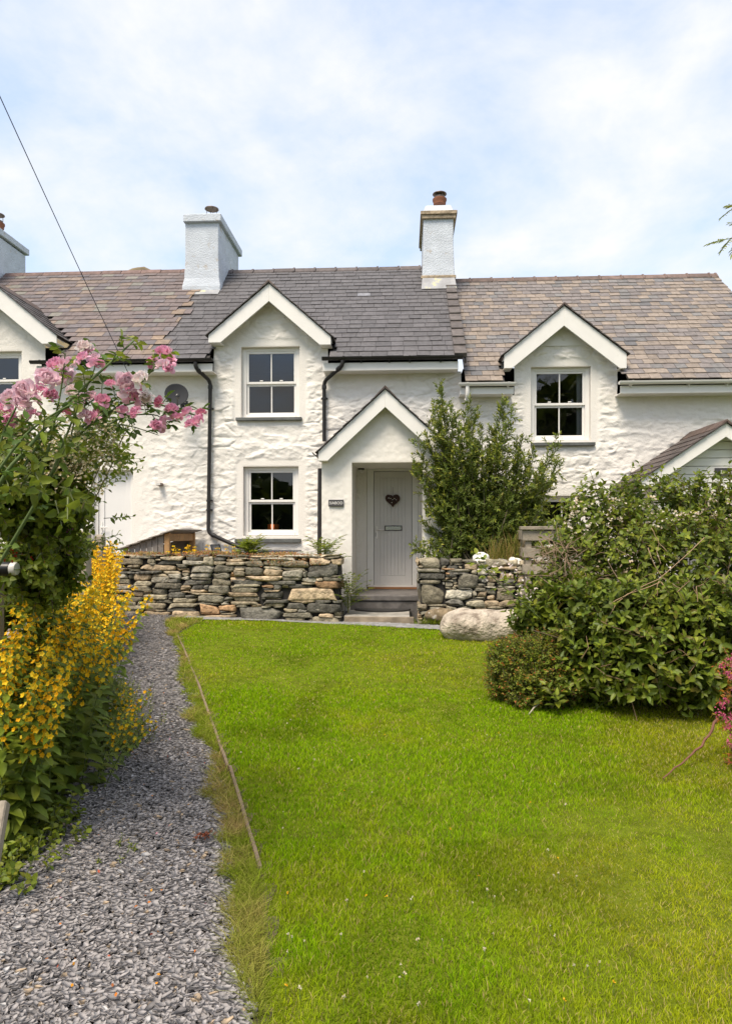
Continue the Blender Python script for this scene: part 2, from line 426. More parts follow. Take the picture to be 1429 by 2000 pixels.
def gable_roof(parent, A, L, Rr, ap_in, fl, fr, yb, ye, ywall, roofname, colf, seed, thick=.03, boards=True, gauge=.2):
    """barge boards + slated roof of a small gable. A apex (x,z), L / Rr outer foot (x,z) tops; fl, fr = foot bottoms z; ap_in inner apex z"""
    bt = .028
    vdrop = A[1] - ap_in
    parts = []
    bw = MB()
    for (P, zb) in ((L, fl), (Rr, fr)):
        sg = 1 if P[0] > A[0] else -1
        slope = (A[1] - P[1]) / abs(P[0] - A[0])
        xi = A[0] + sg * (ap_in - zb) / slope                    # inner line reaches foot bottom
        poly = [A, P, (P[0], zb), (xi, zb), (A[0], ap_in)]
        bw.prism(poly, yb, yb + bt)
        # soffit return between barge board and wall
        bw.prism([(A[0], A[1] - .035), (P[0], P[1] - .035), (P[0], P[1] - .06), (A[0], A[1] - .06)], yb + bt + .002, ywall + .03)
        bw.prism([(P[0], zb), (P[0], zb + .02), (xi, zb + .02), (xi, zb)], yb + bt + .002, ywall + .02)
    bb = bw.build('barge_board', M['upvc'], parent, bevel=.004)
    # slated planes
    rr = random.Random(seed); b = MB()
    for P in (L, Rr):
        sg = 1 if P[0] > A[0] else -1
        dx, dz = P[0] - A[0], P[1] - A[1]; ln = math.hypot(dx, dz); dx /= ln; dz /= ln
        nx, nz = (-dz, dx) if sg > 0 else (dz, -dx)
        if nz < 0: nx, nz = -nx, -nz
        ext = .05; n = int((ln + ext) / gauge) + 1
        def Q(s, o, y): return (A[0] + dx * s + nx * o, y, A[1] + dz * s + nz * o)
        b.add([Q(0, .004, yb + .032), Q(ln + ext * .6, .004, yb + .032), Q(ln + ext * .6, .004, ye), Q(0, .004, ye),
               Q(0, -.03, yb + .032), Q(ln + ext * .6, -.03, yb + .032), Q(ln + ext * .6, -.03, ye), Q(0, -.03, ye)],
              [(0, 1, 2, 3), (4, 5, 6, 7), (0, 1, 5, 4), (1, 2, 6, 5)], (.03, .027, .025))
        for i in range(n):
            s1 = ln + ext - i * gauge; s0 = max(0, s1 - gauge * 1.2); y = yb - .03 - rr.random() * .03 - (.1 if i % 2 else 0)
            while y < ye:
                w = .2 * rr.uniform(.9, 1.1); ya, yz = max(y, yb - .04), min(y + w - .006, ye); y += w
                if yz - ya < .03: continue
                tl = rr.uniform(.012, .02)
                vs = [Q(s0, .006, ya), Q(s1, tl, ya), Q(s1, tl, yz), Q(s0, .006, yz), Q(s0, .014, ya), Q(s1, tl + .011, ya), Q(s1, tl + .011, yz), Q(s0, .014, yz)]
                b.add(vs, [(0, 1, 2, 3), (4, 5, 6, 7), (0, 1, 5, 4), (1, 2, 6, 5), (0, 3, 7, 4), (2, 3, 7, 6)], colf(rr))
    ro = b.build(roofname, M['slate'], parent)
    t = MB(); y = yb - .035
    k = 0
    while y < ye:
        y2 = min(y + .42, ye); s = .17; kk = rr.uniform(.8, 1.2); c = (.095 * kk, .066 * kk, .055 * kk)
        sl = (A[1] - L[1]) / (A[0] - L[0])
        pr = [(A[0] - s, A[1] - s * sl + .034), (A[0], A[1] + .055), (A[0] + s, A[1] - s * sl + .034), (A[0] + s, A[1] - s * sl + .012), (A[0], A[1] + .025), (A[0] - s, A[1] - s * sl + .012)]
        t.prism([(p, q + (.004 if k % 2 else 0)) for p, q in pr], y, y2 - .006, c); y = y2; k += 1
    t.build('ridge_tiles', M['ridge'], ro)
    return bb, ro

def gutter(parent, x0, x1, z, m, y=YE, ends=True, r=.055, drop=0, brackets=()):
    b = MB(); n = 8; vs = []; pts = []
    for i in range(n + 1):
        t = math.pi + math.pi * i / n; pts.append((math.cos(t) * r, math.sin(t) * r))
    for i in range(n, -1, -1):
        t = math.pi + math.pi * i / n; pts.append((math.cos(t) * (r - .006), math.sin(t) * (r - .006)))
    k = len(pts); yy = y - .03
    vs = [(x0, yy + p, z + q) for p, q in pts] + [(x1, yy + p, z + q + drop) for p, q in pts]
    b.add(vs, [(i, (i + 1) % k, k + (i + 1) % k, k + i) for i in range(k)])
    for x, zz in ((x0, z), (x1, z + drop)):
        b.add([(x, yy + p, zz + q) for p, q in pts[:n + 1]], [tuple(range(n + 1))])
    for x in brackets:
        zz = z + drop * (x - x0) / (x1 - x0)
        pr = [(p * 1.16, q * 1.16 + .004) for p, q in pts[:n + 1]]
        vs = [(x - .018, yy + p, zz + q) for p, q in pr] + [(x + .018, yy + p, zz + q) for p, q in pr]
        b.add(vs, [(i, i + 1, n + 2 + i, n + 1 + i) for i in range(n)])
        b.box(x - .012, x + .012, yy + .03, yy + .12, zz - .09, zz - .03)
    return b.build('gutter', m, parent, smooth='auto')

def eaves_board(parent, x0, x1, ztop, zbot, m=None):
    b = MB(); b.box(x0, x1, YE + .03, YE + .055, zbot, ztop - .03); b.box(x0, x1, YE + .057, .01, zbot + .004, zbot + .02)
    return b.build('fascia', m or M['upvc'], parent, bevel=.003)

def pipe(parent, pts, r=.034, name='downpipe', m=None, clips=()):
    b = MB(); P = [Vector(p) for p in pts]; path = [P[0]]
    for i in range(1, len(P) - 1):               # rounded elbows
        a = (P[i - 1] - P[i]).normalized() * min(.06, (P[i - 1] - P[i]).length * .4); c = (P[i + 1] - P[i]).normalized() * min(.06, (P[i + 1] - P[i]).length * .4)
        path += [P[i] + a, P[i] + a * .35 + c * .35, P[i] + c]
    path.append(P[-1]); b.tube(path, r, 12)
    for q in range(1, len(P) - 1): b.tube([P[q] + (P[q + 1] - P[q]).normalized() * .07, P[q] + (P[q + 1] - P[q]).normalized() * .13], r + .008, 12)
    for c in clips:
        b.tube([(c[0], c[1], c[2] - .016), (c[0], c[1], c[2] + .016)], r + .009, 12); b.box(c[0] - r - .025, c[0] + r + .025, c[1] + .02, c[1] + .05, c[2] - .014, c[2] + .014)
    return b.build(name, m or M['black'], parent, smooth='auto')

def rect(px0, px1, py0, py1, y=0.0):
    pm = (py0 + py1) / 2
    return (U(px0, pm, y).x, U(px1, pm, y).x, U((px0 + px1) / 2, py1, y).z, U((px0 + px1) / 2, py0, y).z)

def plain_box_shell(b, x0, x1, y0, y1, z0, z1):      # open towards -y
    b.add([(x0, y0, z0), (x1, y0, z0), (x1, y1, z0), (x0, y1, z0), (x0, y0, z1), (x1, y0, z1), (x1, y1, z1), (x0, y1, z1)],
          [(0, 1, 2, 3), (4, 5, 6, 7), (0, 3, 7, 4), (1, 2, 6, 5), (3, 2, 6, 7)])

def stag(y):                                  # ragged joint between the old and the new slating
    i = round((y - YE) / .16); return (.13 if i % 2 else -.02) + .10 * math.sin(i * 2.3)
GRP = 'whitewashed terrace cottages'
# colours of the three slate roofs
def col_mid(x, s, r):
    if r.random() < .004: return (.20, .20, .22)
    k = r.uniform(.84, 1.14); return tuple(q * k for q in (.094, .087, .090))
def col_left(x, s, r):
    t = r.random(); k = r.uniform(.86, 1.16)
    base = (.132, .101, .094) if t < .52 else (.116, .098, .100) if t < .80 else (.175, .130, .102) if t < .94 else (.16, .148, .125)
    if x > -4.6 and t > .72: base = (.215, .155, .11)
    return tuple(q * k for q in base)
def col_right(x, s, r):
    t = r.random(); k = r.uniform(.86, 1.14); w = .30 + .40 * (1 - s) if x < 3.4 else .42 + .12 * (1 - s)
    base = (.225, .182, .148) if t < w else (.168, .145, .136) if t < .86 else (.158, .148, .143) if t < .97 else (.128, .123, .125)
    return tuple(q * k for q in base)
def dcol(r):
    k = r.uniform(.8, 1.15); return tuple(q * k for q in (.075, .064, .060))

# ================================================================== MIDDLE COTTAGE
mid = thing('cottage', 'whitewashed stone cottage with open gabled porch and pale front door, between two neighbours', 'house', ((XLM + XMR) / 2, 0, .45), GRP)
wu = rect(471, 585, 677, 815); wl = rect(475, 583, 911, 1046)
YB = -.25
mA = (X(525, YB), Z(525, 553, YB)); mAi = Z(525, 588, YB)
mL = (X(407, YB), Z(407, 654, YB)); mR = (X(646, YB), Z(646, 657, YB)); mF = Z(420, 669, YB); mFr = Z(640, 673, YB)
dx0, dx1 = X(418, 0), X(641, 0)
soff = EM - .22
def topM(x):
    if dx0 < x < dx1: return mA[1] - .06 - abs(x - mA[0]) * (mA[1] - mL[1]) / (mA[0] - mL[0])
    return soff + .03
door_o = rect(716, 817, 906, 1152)
wall_mesh('wall', mid, XLM, X(900, 0), .25, topM, mA[1], [wu, wl, door_o], seed=3)
sash_window(mid, wu, sill=(X(462, 0), X(590, 0), Z(525, 816, 0), .055), mid=.49)
sash_window(mid, wl, sill=(X(460, 0), X(588, 0), Z(525, 1052, 0), .07), mid=.49)
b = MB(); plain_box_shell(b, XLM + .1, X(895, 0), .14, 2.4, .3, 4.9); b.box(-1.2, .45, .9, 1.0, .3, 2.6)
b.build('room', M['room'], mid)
def skipM(x, y, z):
    return mA[0] + (mL[0] - mA[0]) < x < mR[0] and z < mA[1] - abs(x - mA[0]) * (mA[1] - mL[1]) / (mA[0] - mL[0]) - .02
rM = slates('roof', mid, 'M', lambda y: XLM + stag(y), lambda y: XMR, .195, .24, col_mid, skipM, 5)
ridge_tiles(rM, XLM + .15, XMR - .05, RM, (.098, .080, .078), 8, .46)
gable_roof(mid, mA, mL, mR, mAi, mF, mFr, YB, 2.0, 0, 'dormer_roof', dcol, 3)
# verge tiles over the party wall
b = MB(); sl = math.hypot(RM - EM, 3 - YE); ux, uz = (3 - YE) / sl, (RM - EM) / sl
for i in range(11):
    s0, s1 = i * .345 - .03, i * .345 + .36
    if s0 > sl - .9: break
    kk = rnd.uniform(.8, 1.2); c = tuple(q * kk for q in (.115, .098, .092))
    for (xa, xb, o0, o1) in ((XMR - .09, XMR + .12, .045, .02), (XMR + .09, XMR + .12, -.08, .02)):
        P = lambda x, s, o: (x, YE + s * ux - uz * o, EM + s * uz + ux * o)
        vs = [P(xa, s0, o0 + .03), P(xb, s0, o0 + .03), P(xb, s1, o1 + .02), P(xa, s1, o1 + .02), P(xa, s0, o0 - .05), P(xb, s0, o0 - .05), P(xb, s1, o1 - .06), P(xa, s1, o1 - .06)]
        b.add(vs, [(0, 1, 2, 3), (4, 5, 6, 7), (0, 1, 5, 4), (1, 2, 6, 5), (2, 3, 7, 6), (3, 0, 4, 7)], c)
b.build('verge_tiles', M['ridge'], rM, bevel=.008)
b = MB(); b.prism([(XMR + .02, ER - .3), (XMR + .10, ER - .3), (XMR + .10, EM - .02), (XMR + .02, EM - .02)], YE + .02, .0)
eaves_board(mid, X(630, YE), XMR - .02, Z(765, 703, YE), Z(765, 722, YE))
gutter(mid, X(629, YE), X(903, YE), Z(629, 699, YE), M['black'], brackets=[X(p, YE) for p in (672, 705, 760, 800, 860)], drop=-.01)
# chimney on the left party wall
def chimney(parent, xl, xr, yf, yb, zb, zc, ztop, flare=.05, two=False):
    b = MB(); n = 10
    prof = [(zb - .9, flare), (zb, flare), (zb + .18, .015), (zb + .6, 0), (zc, 0)]
    vs = []
    for z, f in prof: vs += [(xl - f, yf - f, z), (xr + f, yf - f, z), (xr + f, yb + f, z), (xl - f, yb + f, z)]
    fs = [(4 * i + k, 4 * i + (k + 1) % 4, 4 * i + 4 + (k + 1) % 4, 4 * i + 4 + k) for i in range(len(prof) - 1) for k in range(4)] + [tuple(range(4 * len(prof) - 4, 4 * len(prof)))]
    b.add(vs, fs)
    return b.build('chimney', M['chim'], parent, bevel=.02, seg=2)
cyf, cyb = 2.13, 3.87
c1 = chimney(mid, X(361.5, cyf), X(427, cyf), cyf, cyb, Z(395, 560, cyf), Z(395, 431, cyf), 0)
b = MB(); xl, xr = X(357.5, cyf - .07), X(431.5, cyf - .07)
b.box(xl, xr, cyf - .07, cyb + .07, Z(395, 432, cyf - .07), Z(395, 417, cyf - .07)); b.build('chimney_cap', M['chim'], c1, bevel=.012)
def cowl(parent, x, y, z, r, h, clay=False):
    b = MB()
    if clay: b.lathe((x, y, z), [(.13, -.02), (.135, .03), (.15, .06), (.15, .095), (.13, .10)], 20); b.build('chimney_pot', M['clay'], parent, smooth='auto'); z += .12
    b = MB(); b.lathe((x, y, z + h), [(r, 0), (r * .98, .012), (r * .3, .035), (.01, .04)], 24)
    for k in range(4):
        a = k * math.pi / 2 + .5; b.tube([(x + .7 * r * math.cos(a), y + .7 * r * math.sin(a), z - .03), (x + .72 * r * math.cos(a), y + .72 * r * math.sin(a), z + h + .01)], .007, 6)
    b.lathe((x, y, z), [(r * .72, -.05), (r * .72, .03), (r * .6, .03)], 20)
    b.build('chimney_cowl', M['metal'], parent, smooth='auto')
zk = Z(395, 417, cyf) + .01; cowl(c1, X(415, 3.0), 2.95, zk, .155, Z(415, 409, 2.95) - zk)
b = MB(); y1 = cyf - .06; b.add([(xl + .02, y1 - .16, roofz('M', y1 - .16) + .045), (xr - .02, y1 - .16, roofz('M', y1 - .16) + .045), (xr - .02, y1 + .1, roofz('M', y1 + .1) + .05), (xl + .02, y1 + .1, roofz('M', y1 + .1) + .05)], [(0, 1, 2, 3)])
b.build('flashing', M['lead'], c1)
# chimney on the right party wall
cy2 = 2.2; cb2 = 3.75
xl, xr = X(826.5, cy2), X(885, cy2)
c2 = chimney(mid, xl, xr, cy2, cb2, Z(856, 536, cy2), Z(856, 415, cy2), 0, flare=.025)
b = MB(); b.box(xl - .035, xr + .045, cy2 - .05, cb2 + .05, Z(856, 428, cy2), Z(856, 421, cy2))
b.box(xl - .06, xr + .075, cy2 - .08, cb2 + .08, Z(856, 421, cy2) + .002, Z(856, 414, cy2))
M['ledge'] = mat('mossy slate ledge', (.33, .26, .18), .85, var=.4, vs=12, bump=.7, bs=30)
b.build('chimney_ledge', M['ledge'], c2, bevel=.006)
b = MB(); za, zb_ = Z(856, 414, cy2) + .002, Z(856, 396.5, cy2)
b.add([(xl - .01, cy2 + .0, za), (xr + .02, cy2, za), (xr + .02, cb2, za), (xl - .01, cb2, za), (xl + .05, cy2 + .08, zb_), (xr - .04, cy2 + .08, zb_), (xr - .04, cb2 - .08, zb_), (xl + .05, cb2 - .08, zb_)],
      [(0, 1, 5, 4), (1, 2, 6, 5), (2, 3, 7, 6), (3, 0, 4, 7), (4, 5, 6, 7), (0, 1, 2, 3)])
b.build('chimney_top', M['chim'], c2, bevel=.02)
cowl(c2, X(858, 2.6), 2.6, Z(858, 398, 2.6), .15, Z(858, 380, 2.6) - Z(858, 398, 2.6) - .12 , True)
b = MB(); b.box(xl - .05, xr + .05, cy2 - .06, cy2 + .02, Z(856, 543, cy2 - .06), Z(856, 537, cy2 - .06)); b.build('chimney_base', M['ledge'], c2, bevel=.01)
b = MB(); b.add([(xl - .02, cy2 - .03, Z(856, 541, cy2)), (xr + .02, cy2 - .03, Z(856, 541, cy2)), (xr + .05, cy2 - .26, roofz('M', cy2 - .26) + .05), (xl - .05, cy2 - .26, roofz('M', cy2 - .26) + .05)], [(0, 1, 2, 3)])
b.build('flashing', M['lead'], c2)
# downpipes
zg = Z(668, 708, YE)
pipe(mid, [(X(669, YE), YE - .03, zg + .03), (X(669, YE), YE - .03, zg - .06), (X(633, -.09), -.09, Z(633, 745, -.09)), (X(633, -.09), -.09, Z(633, 862, -.09))], clips=[(X(633, -.09), -.09, Z(633, 778, -.09))])
pipe(mid, [(X(625, -.35), -.35, Z(625, 915, -.35)), (X(623.5, -.35), -.35, .4)], r=.04)

# ------------------------------------------------------------------ porch (part of the middle cottage)
YP = -1.1; YPB = -1.28
po = (X(687, YP), X(825, YP), .42, Z(756, 903, YP))
pxl, pxr = X(628, YP), X(880, YP)
pA = (X(752, YPB), Z(752, 760, YPB)); pAi = Z(752, 795, YPB)
pL = (X(621.5, YPB), Z(621, 882, YPB)); pR = (2 * pA[0] - pL[0], pL[1]); pF = Z(630, 900, YPB)
topP = lambda x: pA[1] - .07 - abs(x - pA[0]) * (pA[1] - pL[1]) / (pA[0] - pL[0])
porch = wall_mesh('porch', mid, pxl, pxr, .25, topP, pA[1], [po], y=YP, style='plain', seed=11, m=M['plaster'], reveal=.02, band=.02)
b = MB()
wi = topP(pxl)
b.box(pxl, po[0] - .001, YP + .02, 0.02, .25, pA[1] - 1.0); b.box(po[1] + .001, pxr, YP + .02, .02, .25, pA[1] - 1.0)
b.box(po[0] - .001, po[1] + .001, YP + .02, .02, po[3] + .001, po[3] + .25)
b.build('porch_side', M['plaster'], porch)
gable_roof(porch, pA, pL, pR, pAi, pF, pF, YPB, -.02, YP, 'porch_roof', dcol, 9)
gx = X(607, -1.0)
b = MB()
n = 8; pts = [(math.cos(math.pi + math.pi * i / n) * .055, math.sin(math.pi + math.pi * i / n) * .055) for i in range(n + 1)]
pts += [(p * .88, q * .88) for p, q in pts[::-1]]
k = len(pts); gxx = pL[0] - .05; gzz = pL[1] - .0
vs = [(gxx + p, -1.26, gzz + q) for p, q in pts] + [(gxx + p, -.1, gzz + q) for p, q in pts]
b.add(vs, [(i, (i + 1) % k, k + (i + 1) % k, k + i) for i in range(k)] + [tuple(range(k)), tuple(range(k, 2 * k))])
b.build('porch_gutter', M['black'], porch)
# front door
da, db, dc, dd = rect(721, 813, 911, 1147)
f = MB(); y0 = .035
f.box(door_o[0] + .003, da + .075, y0, y0 + .10, dc, door_o[3] - .003); f.box(db - .075, door_o[1] - .003, y0, y0 + .10, dc, door_o[3] - .003)
f.box(da + .075, db - .075, y0, y0 + .10, dd - .075, door_o[3] - .003); f.box(da + .075, db - .075, y0 - .01, y0 + .10, dc, dc + .03)
frame = f.build('door_frame', M['upvc'], mid, bevel=.004)
a, c_, e, d_ = da + .082, db - .082, dc + .034, dd - .082
g = MB(); yd = y0 + .03
g.box(a, c_, yd + .016, yd + .05, e, d_)
st = .11
g.box(a, a + st, yd, yd + .015, e, d_); g.box(c_ - st, c_, yd, yd + .015, e, d_); g.box(a + st, c_ - st, yd, yd + .015, d_ - st, d_); g.box(a + st, c_ - st, yd, yd + .015, e, e + .17)
nb = 7; w = (c_ - a - 2 * st) / nb
for i in range(nb): g.box(a + st + i * w + .003, a + st + (i + 1) * w - .003, yd + .008, yd + .0155, e + .172, d_ - st - .002)
door = g.build('door', M['doorw'], frame, bevel=.003)
h = MB()
hz = Z(735, 1034, 0); hx = X(735, 0)
h.box(hx - .012, hx + .022, yd - .012, yd - .002, hz - .16, hz + .06); h.tube([(hx, yd - .012, hz), (hx, yd - .05, hz), (hx + .13, yd - .05, hz - .005)], .010, 8)
h.build('door_handle', M['upvc'], frame, bevel=.003)
h = MB(); lx0, lx1, lz0, lz1 = X(752, 0), X(783, 0), Z(767, 1035, 0), Z(767, 1028, 0)
h.box(lx0, lx1, yd - .008, yd - .001, lz0, lz1 + .0); 
lb = h.build('letter_box', M['brass'], frame)
h = MB(); h.box(lx0 - .014, lx1 + .014, yd - .004, yd - .0005, lz0 - .014, lz0 - .001); h.box(lx0 - .014, lx1 + .014, yd - .004, yd - .0005, lz1 + .001, lz1 + .014)
h.box(lx0 - .014, lx0 - .001, yd - .004, yd - .0005, lz0 - .001, lz1 + .001); h.box(lx1 + .001, lx1 + .014, yd - .004, yd - .0005, lz0 - .001, lz1 + .001)
h.build('letter_box_trim', M['black'], frame)
h = MB(); h.box(X(734, 0) - .012, X(734, 0) + .012, yd - .003, yd + .001, Z(734, 1048, 0), Z(734, 1040, 0)); h.build('keyhole', M['black'], frame)
h = MB(); h.box(da - .02, db + .02, -.02, y0 - .012, dc - .03, dc + .004); h.build('threshold', wood_mat('oak threshold', (.30, .14, .06), (.2, .1, .05)), frame)

# ================================================================== LEFT COTTAGE
left = thing('cottage', 'left white cottage with roughcast dormer, white side door and brown slate roof', 'house', ((XLM + XLEFT) / 2, 0, .5), GRP)
ld = rect(180, 260, 918, 1130); lwin = (X(-80, 0), X(43, 0), Z(0, 800, 0), Z(0, 686, 0))
lA = (X(-22, YB), Z(-22, 545, YB)); lR = (X(111, YB), Z(111, 655, YB)); lL = (2 * lA[0] - lR[0], lR[1]); lAi = Z(-22, 585, YB); lF = Z(105, 671, YB)
def topL(x):
    if abs(x - lA[0]) < X(90, 0) - lA[0]: return lA[1] - .06 - abs(x - lA[0]) * (lA[1] - lR[1]) / (lR[0] - lA[0])
    return EL - .19
wall_mesh('wall', left, XLEFT, XLM, .3, topL, lA[1], [ld, lwin], reveal=.2, seed=3, split=X(290, 0), style='stone', amp=1.0)
sash_window(left, lwin, sill=None, mid=.5)
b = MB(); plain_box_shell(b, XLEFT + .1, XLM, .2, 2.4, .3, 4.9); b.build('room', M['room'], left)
skipL = lambda x, y, z: lL[0] < x < lR[0] and z < lA[1] - abs(x - lA[0]) * (lA[1] - lR[1]) / (lR[0] - lA[0]) - .02
rL = slates('roof', left, 'L', lambda y: XLEFT, lambda y: XLM + stag(y) - .002, .195, .25, col_left, skipL, 15, thick=.016, wob=.02)
ridge_tiles(rL, XLEFT, XLM + .15, RL, (.145, .092, .080), 18, .45, lip=False)
gable_roof(left, lA, lL, lR, lAi, lF, lF, YB, 2.0, 0, 'dormer_roof', dcol, 4)
eaves_board(left, X(70, YE), X(414, YE), Z(240, 708, YE), Z(240, 727, YE))
gutter(left, X(62, YE), X(416, YE), Z(240, 703.5, YE), M['black'], brackets=[X(p, YE) for p in (83, 130, 250, 330)])
zg = Z(383, 708, YE); yq = -.09
pipe(left, [(X(383, YE), YE - .03, zg), (X(383, YE), YE - .03, zg - .10), (X(411, yq), yq, Z(411, 745, yq)), (X(407, yq), yq, Z(407, 1041, yq)), (X(452, yq), yq, Z(452, 1062, yq)), (X(500, yq), yq, Z(500, 1078, yq)), (X(500, yq), yq, .45)],
     clips=[(X(410, yq), yq, Z(410, 798, yq)), (X(408.5, yq), yq, Z(408, 978, yq)), (X(408, yq), yq, Z(408, 996, yq))])
f = MB(); y0 = .085; a, b_, c, d = ld
f.box(a + .003, a + .075, y0, y0 + .1, c, d - .003); f.box(b_ - .075, b_ - .003, y0, y0 + .1, c, d - .003); f.box(a + .075, b_ - .075, y0, y0 + .1, d - .075, d - .003)
fr = f.build('door_frame', M['upvc'], left, bevel=.004)
g = MB(); a += .08; b_ -= .08; d -= .08
g.box(a, b_, y0 + .045, y0 + .08, c, d); s = .10
g.box(a, a + s, y0 + .028, y0 + .044, c, d); g.box(b_ - s, b_, y0 + .028, y0 + .044, c, d); g.box(a + s, b_ - s, y0 + .028, y0 + .044, d - s, d)
g.build('door', M['doorl'], fr, bevel=.004)
h = MB(); hx = a + .05; hz = Z(185, 1030, 0); h.tube([(hx, y0 + .03, hz), (hx, y0 - .02, hz), (hx + .12, y0 - .02, hz)], .011, 8); h.box(hx - .015, hx + .015, y0 + .018, y0 + .027, hz - .1, hz + .1)
h.build('door_handle', M['upvc'], fr)
cxr = X(51, cyb)
c3 = chimney(left, cxr - .75, cxr, cyf, cyb, roofz('L', cyf) + .15, Z(52, 500, cyb) , 0)
b = MB(); b.box(cxr - .82, X(58.5, cyb + .07), cyf - .07, cyb + .07, Z(58, 500, cyb + .07), Z(58, 488, cyb + .07)); b.build('chimney_cap', M['chim'], c3, bevel=.012)
cowl(c3, X(-4, 3.0), 3.0, Z(58, 488, cyb + .07) + .12, .15, .16, True)

# ================================================================== RIGHT COTTAGE
right = thing('cottage', 'right white cottage with lower mottled tan and grey slate roof and white gutters', 'house', ((XMR + XEND) / 2, 0, .45), GRP)
ru = rect(1036, 1153, 716, 860); rl = rect(1048, 1150, 968, 1075)
YB2 = -.25
rA = (X(1101, YB2), Z(1101, 597, YB2)); rAi = Z(1101, 636, YB2)
rLf = (X(984, YB2), Z(984, 693, YB2)); rRf = (X(1223, YB2), Z(1223, 690, YB2)); rF = Z(990, 719, YB2); rF2 = Z(1215, 719, YB2)
e0, e1 = X(1003, 0), X(1205, 0)
def topR(x):
    if e0 < x < e1: return rA[1] - .06 - abs(x - rA[0]) * (rA[1] - rLf[1]) / (rA[0] - rLf[0])
    return ER - .17
XRW = XEND + .05
wall_mesh('wall', right, X(900, 0), XRW, .25, topR, rA[1] - .3, [ru, rl], seed=3)
sash_window(right, ru, sill=(X(1035, 0), X(1160, 0), Z(1097, 865, 0), .055), mid=.49, curtain=(X(1132, 0), X(1145, 0)))
sash_window(right, rl, sill=None, mid=.49)
b = MB(); b.prism([(X(1040, -.02), rA[1] - .62), (X(1162, -.02), rA[1] - .62), (rA[0], rA[1] - .06)], -.022, -.03); b.build('gable_board', M['upvc'], right)
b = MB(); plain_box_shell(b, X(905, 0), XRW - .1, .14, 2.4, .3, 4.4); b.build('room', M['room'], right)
b = MB(); b.box(XRW - .3, XRW, .0, 6, .2, 4.0); b.add([(XRW, 0, 4), (XRW, 6, 4), (XRW, 3, RR - .1), (XRW - .3, 0, 4), (XRW - .3, 6, 4), (XRW - .3, 3, RR - .1)], [(0, 1, 2), (3, 4, 5), (0, 2, 5, 3), (1, 2, 5, 4)])
b.build('gable_wall', M['cast'], right)
skipR = lambda x, y, z: rLf[0] < x < rRf[0] and z < rA[1] - abs(x - rA[0]) * (rA[1] - rLf[1]) / (rA[0] - rLf[0]) - .02
rR = slates('roof', right, 'R', lambda y: XMR + .1, lambda y: XEND + .12, .172, .195, col_right, skipR, 25, thick=.013, wob=.016)
ridge_tiles(rR, XMR + .06, XEND + .12, RR, (.135, .092, .078), 28, .46)
gable_roof(right, rA, rLf, rRf, rAi, rF, rF2, YB2, 2.2, 0, 'dormer_roof', dcol, 6)
eaves_board(right, X(898, YE), X(1003, YE), Z(950, 752, YE), Z(950, 769, YE)); eaves_board(right, X(1212, YE), XRW, Z(1300, 748, YE), Z(1300, 767, YE))
gutter(right, X(895, YE), X(1006, YE), Z(950, 748.5, YE), M['upvc'], brackets=[X(912, YE), X(992, YE)])
gutter(right, X(1207, YE), XRW + .1, Z(1300, 744.5, YE), M['upvc'], brackets=[X(p, YE) for p in (1232, 1345, 1420)])
pipe(right, [(X(912, YE), YE - .03, Z(912, 750, YE)), (X(912, YE), YE - .03, Z(912, 775, YE)), (X(909, -.08), -.08, Z(909, 800, -.08)), (X(909, -.08), -.08, .5)], m=M['upvc'])
# right porch
YQ = -1.15; YQB = -1.35
qA = (X(1417, YQB), Z(1417, 826, YQB)); qAi = Z(1417, 853, YQB); qL = (X(1250, YQB), Z(1250, 938, YQB)); qR = (2 * qA[0] - qL[0], qL[1]); qF = Z(1250, 962, YQB)
qx0 = X(1283, YQ); qx1 = 2 * X(1417, YQ) - qx0; qz = Z(1340, 943, YQ)
b = MB()
sl = (qA[1] - qL[1]) / (qA[0] - qL[0]); hgt = .128; z = qz; i = 0
while z < qA[1] - .1:
    half = (qA[1] - .09 - z) / sl; half2 = max(.01, (qA[1] - .09 - z - hgt) / sl)
    b.prism([(qA[0] - half, z + .004), (qA[0] + half, z + .004), (qA[0] + half2, z + hgt - .006), (qA[0] - half2, z + hgt - .006)], YQ, YQ + .03)
    b.prism([(qA[0] - half, z - .008), (qA[0] + half, z - .008), (qA[0] + half2, z + hgt), (qA[0] - half2, z + hgt)], YQ + .031, YQ + .04)
    z += hgt
porch2 = b.build('porch', M['upvc'], right, bevel=.003)
b = MB(); b.box(qx0, qx0 + .3, YQ + .01, 0.01, .3, qz); b.box(qx1 - .3, qx1, YQ + .01, 0.01, .3, qz); b.box(qx0 + .3, qx1 - .3, YQ + .01, YQ + .2, qz - .2, qz - .01)
b.build('porch_side', M['plaster'], porch2)
gable_roof(porch2, qA, qL, qR, qAi, qF, qF, YQB, -.02, YQ, 'porch_roof', lambda r: (lambda k: (.085 * k, .066 * k, .060 * k))(r.uniform(.7, 1.2)), 19, thick=.03)
